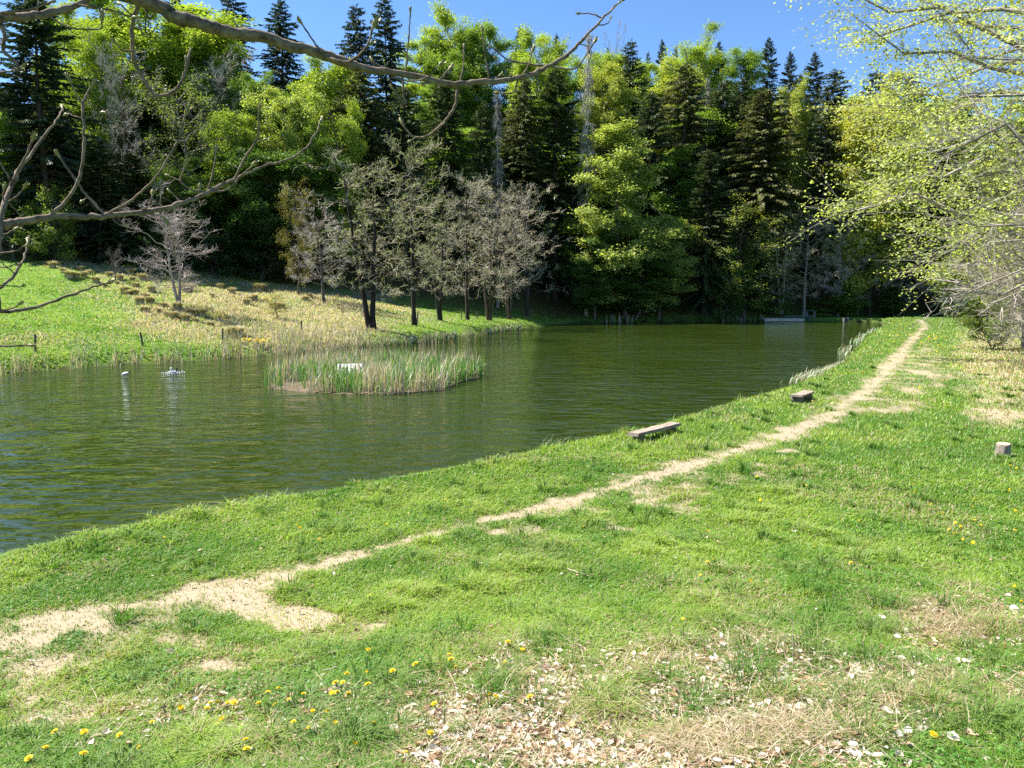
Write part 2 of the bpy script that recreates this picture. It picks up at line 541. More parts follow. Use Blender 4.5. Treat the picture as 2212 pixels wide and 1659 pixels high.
# ------------------------------------------------------------------ water
m, t, out = new_mat('pond_water')
geo = N(t, 'ShaderNodeNewGeometry')
mp = N(t, 'ShaderNodeMapping'); mp.inputs['Rotation'].default_value = (0, 0, R(-6)); mp.inputs['Scale'].default_value = (1.15, 2.5, 1)
t.links.new(geo.outputs['Position'], mp.inputs[0])
hs = []
for s_, d_, a_ in ((1.0, 1.2, 1.0), (.25, 1, 1.5), (2.6, 1, .22)):
    no = N(t, 'ShaderNodeTexNoise'); no.inputs['Scale'].default_value = s_; no.inputs['Detail'].default_value = d_
    no.inputs['Distortion'].default_value = .6
    t.links.new(mp.outputs[0], no.inputs[0])
    hs.append(math_n(t, 'MULTIPLY', no.outputs['Fac'], a_))
hh = math_n(t, 'ADD', math_n(t, 'ADD', hs[0], hs[1]), hs[2])
gust = N(t, 'ShaderNodeTexNoise'); gust.inputs['Scale'].default_value = .09; gust.inputs['Detail'].default_value = 3
t.links.new(geo.outputs['Position'], gust.inputs[0])
bp = N(t, 'ShaderNodeBump'); bp.inputs['Distance'].default_value = .15
st_ = N(t, 'ShaderNodeMapRange'); st_.inputs['From Min'].default_value = .35; st_.inputs['From Max'].default_value = .62
st_.inputs['To Min'].default_value = .4; st_.inputs['To Max'].default_value = 1.0
t.links.new(gust.outputs['Fac'], st_.inputs[0]); t.links.new(st_.outputs[0], bp.inputs['Strength'])
t.links.new(hh, bp.inputs['Height'])
b = N(t, 'ShaderNodeBsdfPrincipled')
t.links.new(mixc(t, gust.outputs['Fac'], (.02, .034, .005), (.028, .042, .006)), b.inputs['Base Color'])
b.inputs['Roughness'].default_value = .05; b.inputs['IOR'].default_value = 1.33
t.links.new(bp.outputs[0], b.inputs['Normal']); t.links.new(b.outputs[0], out.inputs[0])
mn = POND.min(0) - 3; mx = POND.max(0) + 3
me = mesh_np('water', [(mn[0], mn[1], WZ), (mx[0], mn[1], WZ), (mx[0], mx[1], WZ), (mn[0], mx[1], WZ)], [[0, 1, 2, 3]], mats=[m])
tag(part('water', me), kind='structure')


# ------------------------------------------------------------------ grass and other ground cover (uncountable)
def blades(P, h, wd, az_, lean, col, tri=False, curl=.5):
    n = len(P)
    d = np.stack([np.cos(az_), np.sin(az_), np.zeros(n)], 1)
    s = np.stack([-np.sin(az_), np.cos(az_), np.zeros(n)], 1)
    up = np.array([0, 0, 1.])
    h = h[:, None]; w2 = wd[:, None] * .5; ln = lean[:, None]
    if tri:
        tip = P + d * h * ln + up * h
        V = np.stack([P - s * w2, P + s * w2, tip], 1)
        T = np.arange(n * 3).reshape(-1, 3)
        return V.reshape(-1, 3), None, T, np.repeat(col, 3, 0)
    mid = P + d * h * ln * (1 - curl) * .6 + up * h * .62
    tip = P + d * h * ln * 1.25 + up * h * (1 - .25 * np.minimum(ln, 1.6))
    V = np.stack([P - s * w2, P + s * w2, mid + s * w2 * .8, mid - s * w2 * .8, tip], 1)
    b0 = np.arange(n)[:, None] * 5
    Q = b0 + np.array([[0, 1, 2, 3]]); T = b0 + np.array([[3, 2, 4]])
    return V.reshape(-1, 3), Q, T, np.repeat(col, 5, 0)


def build_cover(name, sets, mat, kind='stuff', label=None, cat=None):
    Vs, Qs, Ts, Cs, n = [], [], [], [], 0
    for V, Q, T, Cc in sets:
        Vs.append(V); Cs.append(Cc)
        if Q is not None: Qs.append(Q + n)
        if T is not None: Ts.append(T + n)
        n += len(V)
    me = mesh_np(name, np.concatenate(Vs), np.concatenate(Qs) if Qs else None, np.concatenate(Ts) if Ts else None,
                 {'col': np.concatenate(Cs)}, False, [mat])
    return tag(part(name, me), label, cat, None, kind)


rng = np.random.RandomState(11)


def sample_polar(n, r0, r1, p, a0=-44, a1=44):
    q = rng.rand(n)
    r = (r0 ** (1 - p) + q * (r1 ** (1 - p) - r0 ** (1 - p))) ** (1 / (1 - p))
    a = np.radians(a0 + (a1 - a0) * rng.rand(n))
    return np.sin(a) * r, np.cos(a) * r, r


def lerp3(a, b, t):
    return np.asarray(a)[None] * (1 - t[:, None]) + np.asarray(b)[None] * t[:, None]


def lawn_grass():
    x, y, r = sample_polar(1050000, 3.6, 112, 1.55)
    s = pond_sd(x, y)
    u = x / y
    Ye = np.interp(u, EU, EY); Ys = np.interp(u, FU, FY)
    farb = (y > Ys) & (u < U_END)
    k = (s > .12) & ~farb & (y < Ye + 2)
    x, y, r, s = x[k], y[k], r[k], s[k]
    z = H0(x, y)
    dirt, lit, st = masks(x, y, z)
    k = rng.rand(len(x)) > np.clip(dirt * .97, 0, .9)
    k &= rng.rand(len(x)) > np.clip(lit * .6, 0, .62)
    x, y, r, z, dirt, lit, st, s = [q[k] for q in (x, y, r, z, dirt, lit, st, s)]
    n = len(x)
    big = fbm(x * .45, y * .45, 3); mid = fbm(x * 1.7 + 30, y * 1.7, 3); fine = fbm(x * 6, y * 6 + 50, 2)
    g = np.clip((big - .5) * 2.2 + (mid - .5) * 1.6 + (rng.rand(n) - .5) * .9 + .5, 0, 1)
    col = lerp3((.085, .22, .016), (.27, .41, .05), g)
    yel = np.clip(rng.rand(n) * 1.4 - .85 + dirt * .5 + (lit + st) * .35 + (mid - .5), 0, 1)
    col = col * (1 - yel[:, None] * .75) + np.array([.34, .33, .1]) * yel[:, None] * .75
    dead = rng.rand(n) < (.07 + .25 * sstep(.56, .72, fbm(x * .8 + 60, y * .8, 3)) + .3 * np.clip(dirt + lit, 0, 1) + .5 * st)
    dcol = lerp3((.3, .23, .12), (.56, .47, .31), rng.rand(n))
    col = np.where(dead[:, None], dcol, col)
    pale = (rng.rand(n) < .09)
    col = np.where((pale & ~dead)[:, None], col * .5 + np.array([.36, .42, .24]) * .6, col)
    tuft = sstep(.58, .75, mid) * sstep(.45, .65, fine)
    h = (.025 + .04 * rng.rand(n) + .025 * big) * (1 + 1.3 * tuft + .7 * st) * (1 - .45 * dirt) * (1 + np.minimum(r, 70) * .006)
    h *= 1 + 1.0 * np.exp(-((s - .5) / .5) ** 2)
    wd = np.maximum(.0052 * (1 + .6 * rng.rand(n)), r * .00105 * (.8 + .6 * rng.rand(n)))
    lean = .25 + 1.2 * rng.rand(n) ** 1.3
    P = np.stack([x, y, z - .006], 1)
    a = rng.rand(n) * 6.283
    nr_ = r < 16
    sets = [blades(P[nr_], h[nr_], wd[nr_], a[nr_], lean[nr_], col[nr_]),
            blades(P[~nr_], h[~nr_], wd[~nr_] * 1.25, a[~nr_], lean[~nr_] * .8, col[~nr_], tri=True)]
    # low broad leaved weeds and clover in patches
    wx_, wy_, wr_ = sample_polar(120000, 4, 24, 1.3)
    k = (pond_sd(wx_, wy_) > .5) & (rng.rand(len(wx_)) < sstep(.5, .68, fbm(wx_ * .9 + 11, wy_ * .9 + 5, 3)))
    wx_, wy_, wr_ = wx_[k], wy_[k], wr_[k]
    wz_ = H0(wx_, wy_)
    dm, lm, sm = masks(wx_, wy_, wz_)
    k = np.maximum(dm, np.maximum(lm, sm)) < .35
    wx_, wy_, wz_, wr_ = wx_[k], wy_[k], wz_[k], wr_[k]
    m_ = len(wx_); sz_ = (.018 + .022 * rng.rand(m_) ** 2) * (1 + wr_ * .02)
    V, Q = leaves(np.stack([wx_, wy_, wz_ + .015 + .045 * rng.rand(m_)], 1), rng.randn(m_, 3) * [1, 1, .25], rng.randn(m_, 3) * .35 + [0, 0, 1], sz_, sz_ * .75, -.1)
    sets.append((V, Q, None, np.repeat(lerp3((.05, .17, .02), (.15, .3, .05), rng.rand(m_)), 4, 0)))
    # longer tufts dotted through the lawn
    tx, ty, tr = sample_polar(700, 4.5, 45, 1.4)
    k = (pond_sd(tx, ty) > .4)
    tx, ty, tr = tx[k], ty[k], tr[k]
    dirt2, _, _ = masks(tx, ty, H0(tx, ty))
    k = dirt2 < .3
    tx, ty, tr = tx[k], ty[k], tr[k]
    m_ = 42
    ang = rng.rand(len(tx) * m_) * 6.283; rad = .09 * np.sqrt(rng.rand(len(ang)))
    bx = np.repeat(tx, m_) + np.cos(ang) * rad; by = np.repeat(ty, m_) + np.sin(ang) * rad; br = np.repeat(tr, m_)
    hh = np.repeat(.10 + .12 * rng.rand(len(tx)), m_) * (.6 + .6 * rng.rand(len(bx)))
    colr = np.repeat(lerp3((.06, .17, .015), (.19, .28, .07), rng.rand(len(tx))), m_, 0) * (.8 + .4 * rng.rand(len(bx)))[:, None]
    sets.append(blades(np.stack([bx, by, H0(bx, by) - .01], 1), hh, np.maximum(.007, br * .0011), ang + (rng.rand(len(ang)) - .5), .4 + .9 * rng.rand(len(bx)), colr))
    build_cover('lawn_grass', sets, M['grass'], label='bright green grass covering the pond bank and lawn', cat='grass')


lawn_grass()


def meadow_grass():
    x, y, r = sample_polar(420000, 30, 118, 1.6, -44, 14)
    u = x / y
    Ye = np.interp(u, EU, EY); Ys = np.interp(u, FU, FY)
    s = pond_sd(x, y)
    k = (y > Ys) & (u < U_END) & (y < Ye + 6) & (s > .2)
    x, y, r = x[k], y[k], r[k]
    z = H0(x, y); n = len(x)
    dry = meadow_dry(x, y, z)
    dry = np.clip(dry * 1.1 + (fbm(x * .7, y * .7, 3) - .5) * .7, 0, 1)
    dead = rng.rand(n) < dry * .82 + .06
    g = np.clip((fbm(x * .5, y * .5, 3) - .5) * 2 + rng.rand(n) * .7 + .1, 0, 1)
    col = np.where(dead[:, None], lerp3((.3, .25, .17), (.58, .5, .38), rng.rand(n)), lerp3((.1, .22, .016), (.28, .38, .06), g))
    h = (.06 + .07 * rng.rand(n)) * (1 + 1.4 * dry)
    wd = r * .0013 * (.7 + .6 * rng.rand(n))
    build_cover('meadow_grass', [blades(np.stack([x, y, z - .01], 1), h, wd, rng.rand(n) * 6.283, .3 + rng.rand(n) * 1.0, col, tri=True)], M['grass'],
                label='short grass and straw on the meadow slope across the pond', cat='grass')


meadow_grass()


def reed_set(x, y, z, r, hmin, hmax, green, wk=.0011):
    n = len(x)
    gsel = rng.rand(n) < green
    col = np.where(gsel[:, None], lerp3((.06, .2, .025), (.2, .36, .09), rng.rand(n)), lerp3((.33, .26, .18), (.66, .58, .47), rng.rand(n)))
    h = (hmin + (hmax - hmin) * rng.rand(n)) * np.where(gsel, .9, 1.0)
    lean = .05 + .3 * rng.rand(n) ** 2 + (rng.rand(n) < .09) * rng.rand(n) * 1.3
    h = h / np.sqrt(1 + lean ** 2)
    return blades(np.stack([x, y, z], 1), h, np.maximum(.012, r * wk), rng.rand(n) * 6.283, lean, col, curl=.3)


def shore_reeds():
    sets = []
    pts = fw[::-1]
    seg = pts[:-1]; sl = np.linalg.norm(pts[1:] - pts[:-1], axis=1)
    for px0, px1, dens, hmin, hmax, gr, inl in ((-200, 110, 55, .35, .85, .15, 1.2), (150, 500, 80, .25, .85, .25, 1.3), (480, 800, 120, .35, 1.0, .15, 3.0), (560, 760, 34, .3, .9, .05, 8),
                                                (760, 1130, 90, .25, .75, .55, 1.1), (1300, 1380, 12, .6, 1.4, .2, .6), (1560, 1660, 30, .3, .7, .7, 1)):
        xs = np.linspace(px0, px1, 40)
        # far shore row by column
        row = np.interp(xs, np.array(far_px, float)[::-1, 0], np.array(far_px, float)[::-1, 1])
        w = at_plane(xs, row, WZ)
        L = np.linalg.norm(w[-1] - w[0])
        n = int(L * dens)
        q = rng.rand(n) * 39
        clump = vnoise(q * .9 + px0, q * 0 + 3.3)
        k = rng.rand(n) < sstep(.2, .6, clump) + .1
        q = q[k]
        i = np.clip(q.astype(int), 0, 38); f = (q - i)[:, None]
        p = w[i] * (1 - f) + w[i + 1] * f
        back = rng.rand(len(p)) ** 1.6 * inl - .35
        dirn = nrm(p)
        p = p + dirn * back[:, None] * 1.3
        z = np.maximum(H0(p[:, 0], p[:, 1]), WZ - .05)
        sets.append(reed_set(p[:, 0], p[:, 1], z, np.hypot(p[:, 0], p[:, 1]), hmin, hmax, gr, .00085))
    build_cover('shore_reeds', sets, M['reed'], label='pale dry reeds lining the far pond shore', cat='reeds')


shore_reeds()

# the reed island
isl_px = [(570, 838), (640, 846), (740, 853), (850, 853), (940, 846), (985, 834), (1005, 824), (1040, 818), (1045, 808), (1000, 800), (960, 800), (880, 794), (760, 792), (650, 800), (590, 815)]
isl = at_plane(*np.array(isl_px, float).T, WZ)
cen = isl.mean(0)


def in_poly(x, y, poly):
    ins = np.zeros(len(x), bool)
    for a, b in zip(poly, np.roll(poly, -1, 0)):
        c = (a[1] > y) != (b[1] > y)
        with np.errstate(divide='ignore', invalid='ignore'):
            ins ^= c & (x < a[0] + (y - a[1]) / (b[1] - a[1]) * (b[0] - a[0]))
    return ins


ring = np.concatenate([np.c_[isl, np.full(len(isl), WZ - .1)], np.c_[cen + (isl - cen) * .97, np.full(len(isl), WZ + .05)], np.c_[cen + (isl - cen) * .6, np.full(len(isl), WZ + .12)], [[*cen, WZ + .14]]])
k_ = len(isl)
Qi = [[r_ * k_ + j, r_ * k_ + (j + 1) % k_, (r_ + 1) * k_ + (j + 1) % k_, (r_ + 1) * k_ + j] for r_ in range(2) for j in range(k_)]
Ti = [[2 * k_ + j, 2 * k_ + (j + 1) % k_, 3 * k_] for j in range(k_)]
M['island'] = rough_mat('island_mud', (.06, .045, .025), (.2, .15, .09), (3, 3, 3), .6)
tag(part('island_ground', mesh_np('island_ground', ring, Qi, Ti, mats=[M['island']])), kind='structure')


def island_reeds():
    mn, mx = isl.min(0), isl.max(0)
    n = 15000
    x = mn[0] + rng.rand(n) * (mx[0] - mn[0]); y = mn[1] + rng.rand(n) * (mx[1] - mn[1])
    k = in_poly(x, y, isl)
    cl = fbm(x * .9, y * .9, 3)
    k &= rng.rand(n) < .12 + 1.0 * sstep(.36, .56, cl)
    x, y = x[k], y[k]
    gn = np.clip(fbm(x * 1.1 + 7, y * 1.1, 2) * 2.4 - .55, .1, .95)
    sets = []
    for lo, hi in ((0, .35), (.35, .6), (.6, 1.01)):
        q = (gn >= lo) & (gn < hi)
        xx, yy = x[q], y[q]
        sets.append(reed_set(xx, yy, np.full(len(xx), WZ), np.hypot(xx, yy), .4, 1.35, (lo + hi) / 2, .0011))
    # bulrush stalks with pale fluffy heads
    n = 95
    x = mn[0] + rng.rand(n) * (mx[0] - mn[0]); y = mn[1] + (.35 + .65 * rng.rand(n)) * (mx[1] - mn[1])
    k = in_poly(x, y, isl); x, y = x[k], y[k]; n = len(x)
    h = 1.25 + .55 * rng.rand(n)
    P = np.stack([x, y, np.full(n, WZ)], 1)
    tip = P + np.stack([(rng.rand(n) - .5) * .2, (rng.rand(n) - .5) * .2, h], 1)
    V, Q = tubes(np.stack([P, tip], 1), np.full((n, 2), .009), 4)
    sets.append((V, Q, None, np.tile([[.42, .34, .22]], (len(V), 1))))
    hd = np.stack([tip - [0, 0, .04], tip + [0, 0, .0], tip + [0, 0, .1], tip + [0, 0, .15]], 1)
    V, Q = tubes(hd, np.tile([[.008, .02, .022, .006]], (n, 1)), 5)
    sets.append((V, Q, None, np.tile([[.52, .4, .2]], (len(V), 1))))
    build_cover('island_reeds', sets, M['reed'], label='mixed green and straw reeds on the small pond island', cat='reeds')


island_reeds()


def leaf_litter():
    # curled dead leaves on the lawn edge near the viewer
    x, y, r = sample_polar(330000, 3.5, 14, 1.2)
    z = H0(x, y)
    dirt, lit, st = masks(x, y, z)
    k = rng.rand(len(x)) < np.clip((fbm(x * 3.1, y * 3.1, 3) - .22) * 2.4, 0, 1) * lit ** 1.3 * .58 + .003
    k &= pond_sd(x, y) > .6
    x, y, z = x[k], y[k], z[k]
    n = len(x)
    L = .02 + .062 * rng.rand(n) ** 2.4
    W = L * (.4 + .35 * rng.rand(n))
    a = rng.rand(n) * 6.283
    d = np.stack([np.cos(a), np.sin(a), (rng.rand(n) - .5) * .7], 1)
    up = nrm(np.stack([(rng.rand(n) - .5) * 1.3, (rng.rand(n) - .5) * 1.3, np.ones(n)], 1))
    d = nrm(d); s = nrm(np.cross(d, up)); up = np.cross(s, d)
    C = np.stack([x, y, z + .016 + .04 * rng.rand(n)], 1)
    L = L[:, None]; W = W[:, None]
    cu = (.1 + .5 * rng.rand(n))[:, None]
    rows = []
    for f, wf, zf in ((0, .12, 0), (.3, .95, -.18), (.65, .8, -.12), (1, .08, .2)):
        mid = C + d * L * (f - .5) + up * L * zf * cu
        rows += [mid + s * W * .5 * wf + up * W * cu * wf * .8, mid - up * W * .05, mid - s * W * .5 * wf + up * W * cu * wf * .8]
    V = np.stack(rows, 1)
    b0 = (np.arange(n) * 12)[:, None]
    qs = [[i * 3 + j, i * 3 + j + 1, i * 3 + 4 + j, i * 3 + 3 + j] for i in range(3) for j in range(2)]
    Q = np.concatenate([b0 + np.array([q]) for q in qs])
    q = rng.rand(n)
    col = np.where((q < .5)[:, None], lerp3((.46, .38, .3), (.72, .65, .56), rng.rand(n)), lerp3((.26, .15, .07), (.5, .34, .2), rng.rand(n)))
    sets = [(V.reshape(-1, 3), Q, None, np.repeat(col, 12, 0))]
    # matted straw
    x, y, r = sample_polar(110000, 3.5, 60, 1.4)
    z = H0(x, y)
    dirt, lit, st = masks(x, y, z)
    k = (rng.rand(len(x)) < np.maximum(st ** 1.5 * .55, lit * .2)) & (pond_sd(x, y) > .5)
    x, y, z, r = x[k], y[k], z[k], r[k]; n = len(x)
    sets.append(blades(np.stack([x, y, z + .005], 1), .05 + .09 * rng.rand(n), np.maximum(.0045, r * .0009), rng.rand(n) * 6.283, .8 + 2.6 * rng.rand(n),
                       lerp3((.34, .25, .16), (.62, .52, .37), rng.rand(n))))
    build_cover('leaf_litter', sets, M['litter'], label='pale dead leaves and straw scattered over the near lawn', cat='dead leaves')


leaf_litter()

# ------------------------------------------------------------------ trees: one mesh pair per kind, copied per tree
def rand_dirs(rg, n):
    v = rg.randn(n, 3)
    return nrm(v)


def trunk_poly(rg, Ht, r0, r1, K=9, wob=.25, top=1.0):
    zs = np.linspace(-.5, Ht * top, K)
    xy = np.cumsum(rg.randn(K, 2) * wob / K ** .5, 0)
    xy -= xy[0]
    rad = r0 + (r1 - r0) * np.linspace(0, 1, K) ** .85
    rad[0] *= 1.25
    return np.c_[xy, zs], rad


def spruce(seed, Ht=26, Rm=3.6, base=.08, droop=.5, taper=.78, hang=.6, dens=1.0, col_pow=1.0):
    rg = np.random.RandomState(seed)
    tp, tr = trunk_poly(rg, Ht, .32, .02, 9, .15)
    T = Geo(); V, Q = tubes(tp[None], tr[None], 7); T.add(V, Q)
    zs = []
    z = base * Ht
    while z < Ht * .988:
        tt = z / Ht
        for k in range(rg.randint(5, 8)):
            zs.append(z + rg.randn() * .12)
        z += (.5 - .22 * tt) / dens
    zs = np.array(zs); n = len(zs)
    t = np.clip(zs / Ht, 0, 1)
    azz = rg.rand(n) * 6.283
    lob = .6 + .75 * vnoise(azz * 1.3 + seed, zs * .5)
    rel = np.clip(1 - (t - base) / (1 - base), 0, 1)
    L = 1.3 * Rm * np.minimum(1, 1.22 * rel ** (taper * .85)) * lob * (.62 + .5 * rg.rand(n)) + .2
    L *= np.where(rg.rand(n) < .06, .5, 1)
    cx = np.interp(zs, tp[:, 2], tp[:, 0]); cy = np.interp(zs, tp[:, 2], tp[:, 1])
    s = np.linspace(0, 1, 5)
    a = .75 * t ** 1.6 - droop * .25; bb = droop * (1 - .55 * t)
    prof = a[:, None] * s - bb[:, None] * s ** 2 + .22 * bb[:, None] * s ** 4
    d = np.stack([np.cos(azz), np.sin(azz)], 1)
    P = np.stack([cx[:, None] + d[:, :1] * L[:, None] * s, cy[:, None] + d[:, 1:] * L[:, None] * s, zs[:, None] + L[:, None] * prof], -1)
    rad = (.012 + .012 * L)[:, None] * (1 - .8 * s)
    V, Q = tubes(P, rad, 3); T.add(V, Q)
    # needle sprays
    cnt = np.maximum(4, (L * 17 * dens)).astype(int)
    idx = np.repeat(np.arange(n), cnt)
    m_ = len(idx)
    q = .1 + .9 * rg.rand(m_) ** .8
    f = q * 4; i = np.minimum(f.astype(int), 3); fr = (f - i)[:, None]
    base_p = P[idx, i] * (1 - fr) + P[idx, i + 1] * fr
    tang = nrm(P[idx, i + 1] - P[idx, i])
    side = np.where(rg.rand(m_) < .5, -1, 1)
    lat = np.stack([-d[idx, 1], d[idx, 0], np.zeros(m_)], 1) * side[:, None]
    hg = hang * (.5 + rg.rand(m_))
    dr = nrm(rg.randn(m_, 3) * .22 + tang * (.75 + .3 * rg.rand(m_))[:, None] + lat * (.3 + .7 * rg.rand(m_))[:, None] * (1.1 - q)[:, None] ** .3 + np.array([0, 0, -1.]) * hg[:, None])
    ln = (.42 + .5 * rg.rand(m_)) * (1.05 - .45 * q) * (.55 + .45 * np.minimum(1, L[idx] / 2))
    nn = nrm(np.array([0, 0, 1.]) + rg.randn(m_, 3) * .55)
    G = Geo()
    V, Q = leaves(base_p, dr, nn, ln * .92, ln * .24 + .035, .25)
    G.add(V, Q, tint=np.repeat(np.clip(.25 + .35 * q + .35 * rg.randn(m_) * .5 + .15, 0, 1), 4))
    # twig tips pointing up the leader
    nt_ = 40
    zz = Ht * (1 - .07 * rg.rand(nt_))
    V, Q = leaves(np.c_[np.full(nt_, tp[-1, 0]), np.full(nt_, tp[-1, 1]), zz], nrm(rg.randn(nt_, 3) * .6 + [0, 0, .6]), rand_dirs(rg, nt_), .35 + .3 * rg.rand(nt_), np.full(nt_, .14))
    G.add(V, Q, tint=.5)
    return T.mesh('spruce_trunk', M['bark'], True), G.mesh('spruce_crown', M['needle']), Ht, Rm


def env_round(t): return np.sqrt(np.clip(1 - ((t - .58) / .5) ** 2, .02, 1))
def env_pyr(t): return np.clip(1.12 - t, .05, 1) ** .75 * np.clip(t * 5, .2, 1)
def env_tall(t): return np.clip(1 - ((t - .5) / .56) ** 4, .05, 1) ** .6


def broadleaf(seed, Ht=20, Rm=4.5, env=env_round, limbs=44, spray=(8, 42), leaf=.28, base=.14, flat=.34, rise=.35, sprayr=.95, r0=.26, fork=1, twig_r=.02, size_var=.5, limb_k=1.0, wobk=1.0):
    rg = np.random.RandomState(seed)
    T = Geo(); G = Geo()
    tp, tr = trunk_poly(rg, Ht, r0, .03, 10, .9, .97)
    V, Q = tubes(tp[None], tr[None], 7); T.add(V, Q)
    n = limbs
    t = base + (1 - base) * (np.arange(n) + rg.rand(n)) / n
    azz = np.arange(n) * 2.4 + rg.randn(n) * .5
    L = Rm * env(t) * (.7 + .45 * rg.rand(n)) + .3
    zs = t * Ht * .93
    s = np.linspace(0, 1, 6)
    d = np.stack([np.cos(azz), np.sin(azz)], 1)
    cx = np.interp(zs, tp[:, 2], tp[:, 0]); cy = np.interp(zs, tp[:, 2], tp[:, 1])
    ri = rise * (.4 + rg.rand(n)) + .5 * t ** 3
    prof = ri[:, None] * s - .18 * s ** 2 + 0 * s
    wob = np.cumsum(rg.randn(n, 6, 3) * .06 * wobk, 1) * L[:, None, None]; wob[:, 0] = 0
    P = np.stack([cx[:, None] + d[:, :1] * L[:, None] * s, cy[:, None] + d[:, 1:] * L[:, None] * s, zs[:, None] + L[:, None] * prof], -1) + wob
    rad = limb_k * (.02 + .014 * L)[:, None] * (1 - .82 * s)
    V, Q = tubes(P, rad, 4); T.add(V, Q)
    # secondary twigs carrying leaf sprays
    ns = np.maximum(2, (spray[0] * (L / Rm + .25))).astype(int)
    idx = np.repeat(np.arange(n), ns); m_ = len(idx)
    q = .28 + .74 * rg.rand(m_) ** .75
    q = np.minimum(q, 1)
    f = q * 5; i = np.minimum(f.astype(int), 4); fr = (f - i)[:, None]
    b0 = P[idx, i] * (1 - fr) + P[idx, i + 1] * fr
    tang = nrm(P[idx, i + 1] - P[idx, i])
    dr = nrm(tang * .8 + rg.randn(m_, 3) * [.6, .6, .45] + [0, 0, .12])
    l2 = (.5 + .9 * rg.rand(m_)) * np.minimum(1.2, .35 + L[idx] / Rm) * Rm * .26
    mid = b0 + dr * l2[:, None] * .5 + [0, 0, .05]
    tip = b0 + dr * l2[:, None] + rg.randn(m_, 3) * .1
    V, Q = tubes(np.stack([b0, mid, tip], 1), np.tile([[1., .7, .3]], (m_, 1)) * twig_r, 3); T.add(V, Q)
    k = spray[1]
    cid = np.repeat(np.arange(m_), k); nl = len(cid)
    fp = rg.rand(nl)[:, None] ** .7
    off = nrm(rg.randn(nl, 3)) * (rg.rand(nl)[:, None] ** .45) * sprayr * [1, 1, flat]
    szs = (1 - size_var / 2 + size_var * rg.rand(m_))[cid]
    C = b0[cid] * (1 - fp) + tip[cid] * fp + off * szs[:, None]
    C[:, 2] -= .12 * (off[:, 0] ** 2 + off[:, 1] ** 2)
    ctr = np.array([0, 0, Ht * .5])
    outw = nrm((C - ctr) * [1 / Rm, 1 / Rm, 2.2 / Ht])
    nn = nrm(rg.randn(nl, 3) * .38 + [0, 0, .6] + outw * .55 + np.repeat(rg.randn(m_, 3) * .3, k, 0))
    dd = nrm(rg.randn(nl, 3) * [1, 1, .4] + off * [1, 1, 0])
    sz = leaf * (.6 + .7 * rg.rand(nl))
    V, Q = leaves(C, dd, nn, sz, sz * .62, .12)
    tint = np.clip(.5 + rg.randn(nl) * .16 + np.repeat(rg.randn(m_) * .16, k), 0, 1)
    G.add(V, Q, tint=np.repeat(tint, 4))
    return T.mesh('broadleaf_trunk', M['bark'], True), G.mesh('broadleaf_crown', M['leaf']), Ht, Rm


